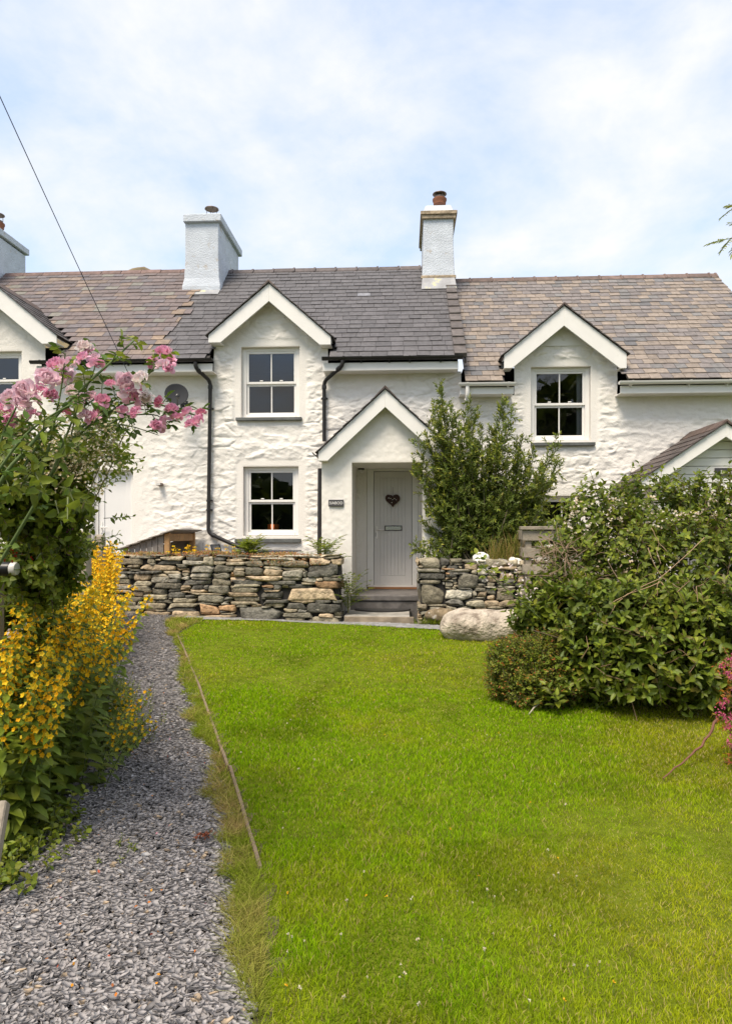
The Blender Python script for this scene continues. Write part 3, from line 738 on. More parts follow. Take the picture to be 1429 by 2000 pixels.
# ------------------------------------------------------------------ ground sheets
def interp(pts, y):
    ys = [p[1] for p in pts]; xs = [p[0] for p in pts]
    return np.interp(y, ys, xs)
def curve(pl):                                   # pixel polyline -> (x, y) ground polyline sorted by y
    q = [G(*p) for p in pl]; return sorted([(p.x, p.y) for p in q], key=lambda t: t[1])
PLANK = curve([(470, 2000 + 400), (512, 2050), (514, 1850), (512, 1745), (490, 1660), (440, 1490), (408, 1395), (385, 1330), (362, 1275), (345, 1236)])
PATHR = curve([(475, 2450), (474, 2000), (458, 1850), (448, 1780), (442, 1700), (420, 1560), (398, 1480), (376, 1400), (362, 1330), (345, 1270), (326, 1208)])
PATHL = curve([(-700, 2450), (-260, 1900), (-60, 1720), (60, 1640), (150, 1580), (185, 1500), (195, 1400), (200, 1300), (205, 1240), (215, 1205)])
LAWNF = [(G(*p).x, G(*p).y) for p in [(312, 1207), (400, 1209), (520, 1211), (660, 1218), (760, 1223), (870, 1229)]]
LAWNF += [(LAWNF[-1][0] + 3, LAWNF[-1][1] - 1.2), (LAWNF[-1][0] + 8, LAWNF[-1][1] - 3)]
def lawn_front(x): return np.interp(x, [p[0] for p in LAWNF], [p[1] for p in LAWNF])
def on_lawn(x, y):
    return (y < lawn_front(x) - .02) & (x > interp(PATHR, y) + .05 * n2(x, y, 5, 3, 2))

def sheet(name, x0, x1, y0, y1, st, m, zf, kind='structure', keep=None, colf=None):
    xs = np.arange(x0, x1 + st, st); ys = np.arange(y0, y1 + st, st); Xg, Yg = np.meshgrid(xs, ys)
    V = np.stack([Xg, Yg, zf(Xg, Yg)], -1).reshape(-1, 3); nx = len(xs)
    q = np.arange(len(ys) - 1)[:, None] * nx + np.arange(nx - 1)[None, :]
    F = np.stack([q, q + 1, q + nx + 1, q + nx], -1)
    if keep is not None: F = F[keep((Xg[:-1, :-1] + Xg[1:, 1:]) / 2, (Yg[:-1, :-1] + Yg[1:, 1:]) / 2)]
    o = np_obj(name, V, F.reshape(-1, 4), m, smooth=True, col=colf(V) if colf else None)
    return tag(o, kind=kind)
M['turf'] = mat('turf thatch', (.13, .16, .014), .95, spec=.05, var=.3, vs=12, bump=1, bs=90, bdist=.02)
M['field'] = mat('meadow', (.07, .10, .02), .95, var=.3, vs=1.5)
M['bed'] = mat('path bed', (.22, .205, .195), .95, var=.4, vs=30, bump=1, bs=90, bdist=.02)
sheet('ground', -120, 120, -60, 200, 10, M['field'], lambda x, y: gzn(np.clip(x, -8, 8), np.clip(y, -30, 4)) - .12)
lawn_g = sheet('lawn', -4, 14, -14, -1.7, .1, M['turf'], lambda x, y: gzn(x, y) - .008 + .012 * n2(x, y, .9, 5, 2), keep=lambda x, y: on_lawn(x, y))
path_g = sheet('gravel_path', -6.5, 1.0, -14, -1.7, .06, M['bed'], lambda x, y: gzn(x, y) - .012 + .01 * n2(x, y, 2.5, 8, 2), keep=lambda x, y: (x > interp(PATHL, y) - .12) & (x < interp(PATHR, y) + .03))
bed_g = sheet('flower_bed', -9, 1.0, -14, -1.7, .12, M['soil'], lambda x, y: gzn(x, y) - .02 + .04 * np.abs(n2(x, y, 3, 12, 3)), keep=lambda x, y: x < interp(PATHL, y) + .02)
def strip_keep(x, y): return (y > lawn_front(x) - .06) & (y < lawn_front(x) + .32)
M['strip'] = mat('slate edging', (.24, .235, .235), .75, var=.35, vs=18, bump=.8, bs=70)
sheet('slate_edging', -3.2, 2.2, -3.6, -1.6, .04, M['strip'], lambda x, y: gzn(x, y) + .004, keep=strip_keep)
TZ = .50
b = MB(); b.box(-9, -.93, -1.75, -.002, .2, TZ); b.box(.22, XRW, -1.75, -.002, .2, TZ + .3); 
tag(b.build('terrace_paving', M['flag']), kind='structure')

# wooded hillside and rocky summit
def hz_(x, y):
    a = -x / 12.0
    h = 25.6 + 4.2 * n2(x, y, .05, 41, 3) * .25
    for px, py, w in ((285, 518, 1.9), (262, 523, 2.2), (318, 524, 2.0), (75, 529, 5), (150, 526, 6), (215, 527.5, 4), (30, 531, 5)):
        p = DP(px, py, 82); h = np.maximum(h, p.z - ((x - p.x) / w) ** 2 * 1.0 - .02 * abs(x - p.x))
    h = h + .35 * n2(x, y, .9, 43, 4)
    f = np.clip((y - 45) / 24, 0, 1); bk = np.clip((130 - y) / 50, 0, 1)
    side = np.clip((8 - x) / 22, 0, 1)
    return h * (f * f * (3 - 2 * f)) * bk * side - .2
sheet('hill', -75, 30, 44, 130, .7, M['hill'], hz_)

# ------------------------------------------------------------------ dry stone walls
def superbox(n, k=7.0):
    """rounded box template in [-1,1]^3 from subdivided cube faces"""
    vs = {}; fs = []; V = []
    def vid(p):
        key = tuple(int(round(q * 1000)) for q in p)
        if key not in vs: vs[key] = len(V); V.append(p)
        return vs[key]
    g = [(-1 + 2 * i / n) for i in range(n + 1)]
    for ax in range(3):
        for s in (-1, 1):
            for i in range(n):
                for j in range(n):
                    q = []
                    for a, b_ in ((g[i], g[j]), (g[i + 1], g[j]), (g[i + 1], g[j + 1]), (g[i], g[j + 1])):
                        p = [0, 0, 0]; p[ax] = s; p[(ax + 1) % 3] = a; p[(ax + 2) % 3] = b_; q.append(vid(tuple(p)))
                    fs.append(q if s > 0 else q[::-1])
    P = np.array(V, float); nr = (np.abs(P) ** k).sum(1) ** (1 / k)
    return P / nr[:, None], np.array(fs)
TPL = superbox(6, 9.0); TPLR = superbox(8, 3.2)

def stone_blob(c, h, rot=0, seed=0, tpl=None, rough=.06, shear=0, taper=0, fr=1.6, cuts=0):
    P, F = tpl or TPL
    V = P.copy(); V[:, 0] += shear * V[:, 2]; V[:, 2] *= 1 + taper * V[:, 0]
    V = V * np.array(h)
    if cuts:
        rg = np.random.default_rng(seed + 5)
        for _ in range(cuts):                         # knock corners off along random planes
            a = rg.uniform(0, 2 * np.pi); nv = np.array([np.cos(a), rg.normal(0, .35), np.sin(a)]); nv = nv / np.linalg.norm(nv)
            ext = np.abs(nv * np.array(h)).sum(); dd = V @ nv - ext * rg.uniform(.62, .84); V = V - np.maximum(dd, 0)[:, None] * nv
    s = min(h); nz = np.stack([vnoise((V + np.array(c) * 3.1) * fr / max(s, .03) * .5, seed + q) for q in (1, 2, 3)], 1)
    nz2 = np.stack([vnoise((V + np.array(c) * 3.1) * fr / max(s, .03) * 1.6, seed + q) for q in (4, 5, 6)], 1)
    V = V + (nz * rough + nz2 * rough * .4) * min(h) * 2.2
    cr, sr = math.cos(rot), math.sin(rot); x = V[:, 0] * cr - V[:, 2] * sr; z = V[:, 0] * sr + V[:, 2] * cr
    return np.stack([x, V[:, 1], z], 1) + np.array(c), F

STC = [((.245, .215, .155), 28), ((.115, .108, .092), 18), ((.18, .163, .125), 20), ((.35, .27, .18), 16), ((.31, .195, .11), 3), ((.34, .31, .25), 10), ((.28, .235, .165), 12)]
def scol(r):
    t = r.random() * sum(w for _, w in STC)
    for c, w in STC:
        t -= w
        if t <= 0: break
    k = r.uniform(.62, 1.5); return tuple(q * k for q in c)
def dry_wall(name, label, x0, x1, zb, zt, yf, depth, seed, wmin=.09, wmax=.58, hmin=.020, hmax=.088, big=(), rounded=0):
    r = random.Random(seed); st = .01; n = int((x1 - x0) / st); sky = [zb(x0 + i * st) for i in range(n)]
    Vs, Fs, Cs = [], [], []; nv = 0; stones = []
    for (a, b_, c, d) in big:
        stones.append((a, b_, c, d))
    def free(i0, i1, z0, z1):
        for (a, b_, c, d) in big:
            if x0 + i0 * st < b_ and x0 + i1 * st > a and z0 < d - .005 and z1 > c + .005: return False
        return True
    guard = 0
    while guard < 6000:
        guard += 1
        i = min(range(n), key=lambda q: sky[q]); z = sky[i]
        if z >= zt(x0 + i * st) - .012: 
            if min(sky[q] - zt(x0 + q * st) for q in range(n)) >= -.02: break
        j0 = i
        while j0 > 0 and sky[j0 - 1] <= z + .014: j0 -= 1
        j1 = i + 1
        while j1 < n and sky[j1] <= z + .014: j1 += 1
        run = j1 - j0
        inside = [bg for bg in big if bg[0] < x0 + i * st + .002 < bg[1] and bg[2] <= z + .02 < bg[3]]
        if inside:
            bg = inside[0]
            for q in range(max(0, int((bg[0] - x0) / st)), min(n, int((bg[1] - x0) / st) + 1)): sky[q] = max(sky[q], bg[3] + .008)
            continue
        w = int(r.uniform(wmin, wmax) * (1 if r.random() < .7 else 1.3) / st)
        if run - w < int(.07 / st): w = run
        w = min(w, run, int(wmax * 1.5 / st))
        s0 = j0 if r.random() < .5 else j1 - w
        top = zt(x0 + (s0 + w / 2) * st)
        h = r.uniform(hmin, hmax) * (.75 + .5 * min(1, w * st / .3))
        if r.random() < .1: h *= 1.35
        nb = [sky[q] for q in (j0 - 1, j1) if 0 <= q < n]
        if run * st < .12 and nb: h = max(.02, min(min(nb) - z + r.uniform(-.004, .012), .16))
        if z + h > top - .03: h = max(.022, top - z + r.uniform(-.008, .012))
        for (a, b_, c, d) in big:                      # stay below / beside big stones
            xa, xb = x0 + s0 * st, x0 + (s0 + w) * st
            if xa < b_ and xb > a and z < c < z + h: h = max(.02, c - z)
        stones.append((x0 + s0 * st, x0 + (s0 + w) * st, z, z + h - .004))
        for q in range(s0, s0 + w): sky[q] = z + h
    for k, (a, b_, c, d) in enumerate(stones):
        g = r.uniform(.003, .008); dep = depth / 2
        hx, hzz = max(.012, (b_ - a) / 2 - g), max(.009, (d - c) / 2 - g * .55)
        yy = yf + dep + r.uniform(-.018, .03)
        tpl = TPLR if (r.random() < rounded) else TPL
        V, F = stone_blob(((a + b_) / 2, yy, (c + d) / 2), (hx * 1.06, dep, hzz * 1.14), r.uniform(-.05, .05) * min(1, .12 / hx), seed * 100 + k * 7, tpl, .085, r.uniform(-.16, .16) * min(1.0, hzz / hx * 4), r.uniform(-.34, .34), 1.6, 5)
        # keep the face relief independent of the deep back
        V[:, 1] = np.where(V[:, 1] < yy - dep * .5, yf + (V[:, 1] - (yy - dep)) * .4 + r.uniform(-.012, .02), V[:, 1])
        c3 = np.array(scol(r)); cc = c3[None, :] * (1 + .18 * vnoise(V * 14, k)[:, None])
        Vs.append(V); Fs.append(F + nv); Cs.append(cc); nv += len(V)
    o = np_obj(name, np.concatenate(Vs), np.concatenate(Fs), M['stone'], None, ((x0 + x1) / 2, yf + depth / 2, zb(x0)), np.concatenate(Cs), smooth=False)
    tag(o, label, 'stone wall')
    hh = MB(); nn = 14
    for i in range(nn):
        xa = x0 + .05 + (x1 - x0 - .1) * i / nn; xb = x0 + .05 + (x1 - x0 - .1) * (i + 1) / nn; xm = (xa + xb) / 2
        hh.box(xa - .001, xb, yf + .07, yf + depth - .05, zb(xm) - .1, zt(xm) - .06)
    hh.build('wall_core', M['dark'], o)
    return o
WYF = -2.1; WYB = -1.62
wxr = X(668, WYF)
bigL = [(X(602, WYF), wxr - .01, Z(630, 1128, WYF), Z(630, 1104, WYF)), (X(460, WYF), X(553, WYF), Z(500, 1212, WYF), Z(500, 1188, WYF)), (X(550, WYF), wxr, Z(600, 1172, WYF), Z(600, 1150, WYF)), (X(600, WYF), wxr + .01, Z(640, 1197, WYF), Z(640, 1180, WYF))]
wall_a = dry_wall('dry_stone_wall', 'long dry stone wall of grey and rusty slabs at the far end of the lawn, left of the steps', -6.2, wxr,
    lambda x: gz(x, WYF) - .03, lambda x: 1.135 + .012 * math.sin(x * 3.1) - .012 * (x + 2), WYF, WYB - WYF, 5, big=bigL)
wx0 = X(815, WYF)
bigR = [(wx0, X(868, WYF), Z(840, 1180, WYF), Z(840, 1143, WYF)), (wx0 + .02, X(862, WYF), Z(840, 1141, WYF), Z(840, 1132, WYF)), (wx0 + .03, X(868, WYF), Z(840, 1131, WYF), Z(840, 1120, WYF)), (wx0, X(858, WYF), Z(840, 1119, WYF), Z(840, 1111, WYF)), (X(872, WYF), X(894, WYF), Z(880, 1128, WYF), Z(880, 1105, WYF)), (X(893, WYF), X(932, WYF), Z(910, 1148, WYF), Z(910, 1122, WYF)), (wx0 + .01, X(861, WYF), Z(840, 1110, WYF), Z(840, 1092, WYF)), (X(865, WYF), X(922, WYF), Z(890, 1170, WYF), Z(890, 1152, WYF))]
wall_b = dry_wall('dry_stone_wall', 'short rubble stone wall with white stones on top, right of the steps behind the boulder', wx0, 3.4,
    lambda x: gz(x, WYF) - .03, lambda x: 1.125 - .03 * max(0, x - .8) + .015 * math.sin(x * 5), WYF, WYB - WYF, 11, wmin=.06, wmax=.36, hmin=.022, hmax=.10, big=bigR, rounded=.28)
b = MB(); b.box(.25, 3.4, WYF + .12, WYB + .05, .4, 1.06); tag(b.build('planting_soil', M['soil']), kind='structure')

# white stones resting on the right wall
def loose_stone(name, label, px0, px1, py0, py1, y, m, seed, cat, depth=None, rough=.10, group=None, tpl=None, rot=0):
    pm = (px0 + px1) / 2; a, b_ = X(px0, y), X(px1, y); c, d = Z(pm, py1, y), Z(pm, py0, y)
    hx, hz2 = (b_ - a) / 2, (d - c) / 2; dp = (depth or (b_ - a) * .8) / 2
    V, F = stone_blob(((a + b_) / 2, y + dp, (c + d) / 2), (hx, dp, hz2), rot, seed, tpl or superbox(16, 2.6), rough, 0, 0, 1.3)
    o = np_obj(name, V, F, m, None, ((a + b_) / 2, y + dp, c), smooth=True)
    return tag(o, label, cat, group)
loose_stone('quartz_stone', 'largest white quartz stone on the rubble wall, nearest the steps', 925, 962, 1079, 1110, -2.05, M['quartz'], 3, 'stone', rough=.16)
loose_stone('quartz_stone', 'small white quartz stone on the rubble wall beside the timber bin', 993, 1019, 1088, 1110, -2.05, M['quartz'], 6, 'stone', rough=.14)
M['greyst'] = mat('grey fieldstone', (.34, .31, .27), .85, var=.3, vs=9, bump=.8, bs=30, stain=((.6, .56, .5), 14, .56, .1, .6))
loose_stone('fieldstone', 'grey mottled stone between the two white stones on the wall', 964, 993, 1092, 1110, -2.03, M['greyst'], 9, 'stone')
# boulder
yb = G(940, 1254).y - .0
bo = superbox(34, 2.35)
a, b_ = X(864, yb), X(1034, yb); c, d = Z(940, 1262, yb), Z(940, 1193, yb)
V, F = stone_blob(((a + b_) / 2, yb + .32, (c + d) / 2), ((b_ - a) / 2, .34, (d - c) / 2), -.02, 77, bo, .085, .12, -.06, 1.1)
V = V + np.stack([.020 * fbm(V * 7, 3), .020 * fbm(V * 7, 4), .028 * fbm(V * 6, 5)], 1)
tag(np_obj('boulder', V, F, M['bould'], None, ((a + b_) / 2, yb + .32, c), smooth=True), 'large pale rounded boulder lying on the lawn edge beside the hedge', 'boulder')

# ------------------------------------------------------------------ steps
st = thing('stone_steps', 'short flight of stone steps up to the porch between the two dry stone walls', 'steps', (-.35, -1.6, .2))
b = MB(); b.box(wxr + .02, X(800, -2.05), -2.02, -1.25, .1, Z(735, 1203, -2.02), None); b.build('step', M['flag'], st, bevel=.012, seg=2)
b = MB(); b.box(wxr + .05, wx0 + .02, -1.20, -1.02, .1, TZ - .075); b.build('riser', M['riser'], st, bevel=.01)
b = MB(); b.box(X(688, YP) - .03, X(830, YP) + .02, -1.22, .03, TZ - .073, TZ + .012); sp = b.build('step', M['riser'], st, bevel=.012, seg=2)
b = MB(); b.box(wxr + .03, X(808, -2.0), -2.06, -2.023, .12, Z(735, 1203, -2.02) - .008); b.build('riser', mat('tan step edge', (.25, .20, .145), .85, var=.3, vs=7, bump=.6, bs=30), st, bevel=.006)
pm = MB(); cx = (X(690, -1.4) + X(802, -1.4)) / 2; rr_ = (X(802, -1.4) - X(690, -1.4)) / 2
poly = [(cx - rr_, -1.225)] + [(cx + rr_ * math.cos(t), -1.235 - .33 * math.sin(t)) for t in [math.pi - math.pi * i / 16 for i in range(17)]] + [(cx + rr_, -1.225)]
pm.prismz(poly, Z(735, 1203, -2.02) + .003, Z(735, 1203, -2.02) + .022)
tag(pm.build('door_mat', M['mat'], None, (cx, -1.35, .3)), 'half round black rubber mat on the lowest stone step', 'mat')

# ------------------------------------------------------------------ wall mounted and door things
def sign(name, label, px0, px1, py0, py1, y, txt, size, parent_m=M['sign'], dx=0):
    a, b_ = X(px0, y), X(px1, y); pm = (px0 + px1) / 2; c, d = Z(pm, py1, y), Z(pm, py0, y)
    s = MB(); s.box(a, b_, y - .014, y - .001, c, d); o = s.build(name, parent_m, None, ((a + b_) / 2, y, (c + d) / 2), bevel=.002); tag(o, label, 'sign')
    me = text_mesh(txt, size, .0012); me.materials.clear(); me.materials.append(M['letter'])
    t = bpy.data.objects.new('lettering', me); COL.objects.link(t); t.parent = o; t.location = (dx, -.0155, 0); t.rotation_euler = (R(90), 0, 0)
    return o
sign('house_sign', 'small dark slate sign reading SIABOD on the white porch pillar', 641.5, 671, 976, 989.5, YP - .012, 'SIABOD', .062)
sign('house_sign', 'dark slate sign with pale lettering on the boarded gable of the right porch', 1394, 1452, 914, 931, YQ - .004, 'Bethyn', .085, dx=-.02)
# heart wreath on the door
hc = U(766.5, 976, 0); hy = .035
hb = MB(); r2 = random.Random(4)
for ring in range(26):
    k = 1.0 - .034 * ring * r2.uniform(.8, 1.0); ph = r2.uniform(0, 1); pts = []
    for i in range(29):
        t = 2 * math.pi * (i / 28 + ph); x = 16 * math.sin(t) ** 3; z = 13 * math.cos(t) - 5 * math.cos(2 * t) - 2 * math.cos(3 * t) - math.cos(4 * t)
        pts.append((hc.x + x / 16 * .122 * k + r2.uniform(-.006, .006), hy - .02 + r2.uniform(-.016, .012), hc.z + z / 16 * .115 * k + r2.uniform(-.006, .006)))
    hb.tube(pts, .0085, 5, cap=False)
for i in range(26):
    a = r2.uniform(0, 6.28); hb.tube([(hc.x + r2.uniform(-.07, .07), hy - .02, hc.z + r2.uniform(-.05, .05)), (hc.x + r2.uniform(-.07, .07), hy - .015, hc.z + r2.uniform(-.06, .06))], .008, 5)
wr = hb.build('heart_wreath', M['wick'], None, (hc.x, hy, hc.z), smooth=True); tag(wr, 'brown wicker heart hanging on the pale front door', 'wreath')
hb = MB()
for (u, w) in ((-.035, .02), (.03, .02), (.0, .0), (-.015, -.05), (.06, .0), (-.07, .03)): hb.lathe((hc.x + u, hy - .045, hc.z + w), [(.001, -.009), (.009, -.004), (.009, .004), (.001, .009)], 8)
hb.build('bead', M['letter'], wr)
hb = MB(); hb.tube([(hc.x, hy - .012, hc.z + .09), (hc.x, hy - .006, Z(766, 951, 0))], .0035, 5); hb.build('cord', M['wood'], wr)
# porch lamp
lp = U(705, 913, -.10)
l = MB(); l.box(lp.x - .055, lp.x + .055, -.14, -.025, lp.z - .04, lp.z + .055); lo = l.build('porch_lamp', M['plastic'], None, (lp.x, -.08, lp.z), bevel=.012); tag(lo, 'small black lamp under the porch ceiling left of the front door', 'lamp')
l = MB(); l.lathe((lp.x, -.085, lp.z - .04), [(.035, 0), (.03, -.035), (.01, -.05)], 12); l.build('lamp_glass', M['lens'], lo)
# spotlight on left wall
wp = U(312.5, 946, -.08)
l = MB(); l.box(wp.x - .045, wp.x + .045, -.16, -.012, wp.z - .022, wp.z + .022); l.box(wp.x - .03, wp.x + .03, -.05, .02, wp.z - .03, wp.z + .03)
lo = l.build('wall_light', M['metal'], None, (wp.x, 0, wp.z), bevel=.006); tag(lo, 'small dark outdoor light on the white wall beside the side door', 'lamp')
l = MB(); l.box(wp.x - .038, wp.x + .038, -.166, -.161, wp.z - .016, wp.z + .016); l.build('lamp_glass', M['lens'], lo)
# satellite dish
dp = U(345, 772, -.42); dm = thing('satellite_dish', 'grey satellite dish on the white wall behind the pink roses', 'dish', (dp.x, 0, dp.z - .3))
ax = Vector((.35, -1, .28)).normalized(); Q = ax.to_track_quat('Z', 'Y').to_matrix().to_4x4()
b = MB(); prof = [(r_, (r_ / .20) ** 2 * .045) for r_ in (.002, .05, .10, .15, .185, .20)]; prof += [(r_, z + -.006) for r_, z in prof[::-1]]
b.lathe(dp, prof, 28, M=Q); b.build('reflector', M['dish'], dm, smooth=True)
b = MB(); tip = dp + ax * .30 + Vector((.02, 0, -.16)); b.tube([dp + Vector((0, .03, -.22)), tip], .012, 6); b.lathe(tip, [(.02, -.05), (.035, -.03), (.035, .05), (.02, .055)], 10, M=Q); b.build('feed_arm', M['plastic'], dm)
b = MB(); b.tube([dp + Vector((0, .01, 0)), dp + Vector((0, .2, -.1)), (dp.x, 0.0, dp.z - .12)], .02, 8); b.box(dp.x - .07, dp.x + .07, -.015, .02, dp.z - .22, dp.z - .02); b.build('bracket', M['dish'], dm)
# overhead cable
A = U(262, 752, -.05); B_ = DP(0, 170, 7.6); E = B_ + (B_ - A) * .9
pts = []
for i in range(41):
    t = i / 40; p = A.lerp(E, t); p.z -= .10 * math.sin(math.pi * t); pts.append(p)
b = MB(); b.tube(pts, .0058, 6); tag(b.build('overhead_cable', M['cable'], None, A), 'thin dark overhead cable crossing the sky and left roof to the wall', 'cable')

# potted plant in the lower window
pp = U(533, 1040, .20); pt = thing('potted_plant', 'orange pot of bare twigs inside the lower window', 'plant pot', (pp.x, .24, pp.z))
zb_ = Z(533, 1041, .24); zt_ = Z(533, 1024, .24)
b = MB(); b.lathe((pp.x, .24, zb_), [(.10, 0), (.105, zt_ - zb_), (.095, zt_ - zb_), (.09, .02)], 24); b.build('pot', M['pot'], pt, smooth='auto')
b = MB(); r2 = random.Random(9)
for i in range(13):
    a = r2.uniform(0, 6.28); l = r2.uniform(.12, .24); q = Vector((math.cos(a), math.sin(a) * .5, 1.3)).normalized()
    p0 = Vector((pp.x + .04 * math.cos(a), .24 + .03 * math.sin(a), zt_ - .02)); b.tube([p0, p0 + q * l * .5 + Vector((0, 0, .03)), p0 + q * l], [.006, .005, .002], 5, (.22, .20, .10))
b.build('twig', M['stem'], pt)
b = MB(); b.box(X(478, .13), X(580, .13), .175, .42, zb_ - .05, zb_ - .002); b.build('window_board', M['upvc'], mid)

# ------------------------------------------------------------------ terrace furniture
def chair(label, px0, px1, pyt, y, face):
    x0, x1 = sorted((X(px0, y), X(px1, y))); zt_ = Z((px0 + px1) / 2, pyt, y); c = thing('patio_chair', label, 'chair', ((x0 + x1) / 2, y, TZ), 'patio chairs on the terrace')
    w = .5; cx_ = (x0 + x1) / 2; xb = cx_ + (.22 if face < 0 else -.22); xf = cx_ + (-.22 if face < 0 else .22)
    sz = TZ + .43; tilt = .10 * (1 if face < 0 else -1)
    b = MB(); b.tube([(xb, y - w / 2, sz), (xb + tilt, y - w / 2, zt_), (xb + tilt, y + w / 2, zt_), (xb, y + w / 2, sz)], .014, 8); b.build('back_frame', M['steel'], c, smooth='auto')
    b = MB(); b.add([(xb, y - w / 2 + .01, sz + .03), (xb, y + w / 2 - .01, sz + .03), (xb + tilt, y + w / 2 - .01, zt_ - .01), (xb + tilt, y - w / 2 + .01, zt_ - .01)], [(0, 1, 2, 3)]); b.build('backrest', M['sling'], c)
    b = MB(); b.box(min(xb, xf), max(xb, xf), y - w / 2, y + w / 2, sz - .012, sz + .012); b.build('seat', M['sling'], c)
    for (lx, ly) in ((xb, y - w / 2), (xb, y + w / 2), (xf, y - w / 2), (xf, y + w / 2)):
        b = MB(); b.tube([(lx, ly, sz - .012), (lx, ly, TZ)], .013, 8); b.build('leg', M['steel'], c)
    return c
chair('grey mesh patio chair half hidden behind the wall next to the porch pipe', 588, 618, 1067, -.95, -1)
chair('grey mesh patio chair half hidden behind the wall next to the bent downpipe', 446, 470, 1064, -.95, 1)
ty = -.9; tz = Z(570, 1075, ty); tx0, tx1 = X(506, ty), X(583, ty)
t = thing('patio_table', 'slim dark patio table behind the stone wall under the lower window', 'table', ((tx0 + tx1) / 2, ty, TZ))
b = MB(); b.box(tx0, tx1, ty - .35, ty + .35, tz - .022, tz); b.build('tabletop', M['steel'], t, bevel=.006)
for lx in (tx0 + .1, tx1 - .1):
    for ly in (ty - .28, ty + .28):
        b = MB(); b.tube([(lx, ly, tz - .022), (lx, ly, TZ)], .016, 8); b.build('leg', M['steel'], t)
# log store
lx0, lx1 = X(240, -1.45), X(331, -1.45); lzr, lzl = Z(331, 1040, -1.45), Z(240, 1072, -1.45)
ls = thing('log_store', 'slatted wooden log store with sloping roof on the terrace left of the downpipe', 'log store', ((lx0 + lx1) / 2, -.8, TZ))
zr = lambda x: lzl + (lzr - lzl) * (x - lx0) / (lx1 - lx0)
n = 7; w = (lx1 - lx0 - .09) / n
for i in range(n):
    xa, xb = lx0 + i * w + .006, lx0 + (i + 1) * w - .006
    b = MB(); b.prism([(xa, TZ), (xb, TZ), (xb, zr(xb)), (xa, zr(xa))], -1.45, -1.428); b.build('side_board', M['wood2'] if i == 0 else M['wood3'], ls, bevel=.003)
for (xx, yy) in ((lx1 - .08, -1.46), (lx1 - .08, -.18), (lx0, -.18)):
    b = MB(); b.prism([(xx, TZ), (xx + .08, TZ), (xx + .08, zr(xx + .08)), (xx, zr(xx))], yy, yy + .07); b.build('post', M['wood2'], ls, bevel=.004)
b = MB(); b.box(lx1 - .05, lx1 - .02, -1.38, -.18, lzr - .14, lzr - .02); b.build('rail', M['wood2'], ls)
b = MB(); b.prism([(lx0, TZ), (lx1, TZ), (lx1, lzr - .02), (lx0, lzl - .02)], -.12, -.10); b.build('back_panel', M['wood3'], ls)
for i in range(5):
    xa = lx0 - .10 + i * (lx1 - lx0 + .16) / 5; xb = xa + (lx1 - lx0 + .16) / 5 + .05
    b = MB(); b.prism([(xa, zr(xa) + .012), (xb, zr(xb) - .004), (xb, zr(xb) + .016), (xa, zr(xa) + .03)], -1.53, -.08); b.build('roof_board', M['wood3'], ls, bevel=.003)
# logs inside the store
for i, (yy, zz) in enumerate(((-1.2, .6), (-1.0, .6), (-.8, .6), (-.6, .6), (-.4, .6), (-1.1, .77), (-.9, .77), (-.7, .77), (-.5, .77), (-1.0, .94), (-.8, .94), (-.6, .94))):
    b = MB(); b.lathe((lx1 - .55, yy, zz), [(.085, 0), (.09, .2), (.086, .42)], 12, M=Matrix.Rotation(R(90), 4, 'Y')); tag(b.build('log', M['wood2'], None, (lx1 - .4, yy, zz)), 'cut log stacked inside the slatted log store', 'log', 'logs in the log store')

# timber bin on the right
YT = -2.24
tb = thing('timber_bin', 'weathered grey timber compost bin of spaced boards beside the bramble', 'bin', (X(1080, YT), YT, .3))
bx0, bx1 = X(1022, YT), X(1190, YT); depth = .6
for (pt_, pb) in ((1036, 1056), (1070, 1089), (1103, 1122)):
    za, zb2 = Z(1060, pb, YT), Z(1060, pt_, YT)
    b = MB(); b.box(bx0 - .01, bx1, YT, YT + .03, za, zb2); b.build('board', M['wood'], tb, bevel=.004)
    b = MB(); b.box(bx0, bx0 + .03, YT + .032, YT + depth, za + .01, zb2); b.build('board', M['wood'], tb, bevel=.004)
for (xx, yy) in ((bx0 + .035, YT + .035), (bx0 + .035, YT + depth - .1), (bx1 - .12, YT + .035)):
    b = MB(); b.box(xx, xx + .08, yy, yy + .08, gz(xx, yy) - .05, Z(1060, 1037, YT)); b.build('post', M['wood'], tb, bevel=.004)
b = MB(); b.box(bx0 - .045, bx1 + .02, YT - .04, YT + .11, Z(1060, 1035, YT) + .003, Z(1060, 1028, YT)); b.build('cap_board', M['wood'], tb, bevel=.005)

# ------------------------------------------------------------------ lawn edging board
pl = [(p[0], p[1]) for p in PLANK]
M['wood4'] = wood_mat('old brown edging', (.20, .145, .095), (.09, .065, .045))
ed = thing('edging_board', 'thin weathered timber edging board between lawn and slate path', 'garden edging', (pl[-1][0], pl[-1][1], gz(*pl[-1])))
dense = [(interp(pl, y), y) for y in np.linspace(G(500, 1700).y, pl[-1][1], 36)]
k = 0
for s in range(0, 35, 7):
    b = MB(); seg = dense[s:s + 8]; n = len(seg); t_ = .017; r2 = random.Random(s)
    j = r2.uniform(-.015, .015); vs = []
    for (x, y) in seg:
        z = gz(x, y); h = .025 + .008 * math.sin(y * 3 + s) + .004 * math.sin(y * 11)
        vs += [(x - t_ / 2 + j, y, z - .06), (x + t_ / 2 + j, y, z - .06), (x + t_ / 2 + j + .006, y, z + h), (x - t_ / 2 + j + .006, y, z + h)]
    fs = [(4 * i + q, 4 * i + (q + 1) % 4, 4 * i + 4 + (q + 1) % 4, 4 * i + 4 + q) for i in range(n - 1) for q in range(4)] + [(0, 1, 2, 3), (4 * n - 4, 4 * n - 3, 4 * n - 2, 4 * n - 1)]
    b.add(vs, fs); b.build('plank', M['wood4'], ed)
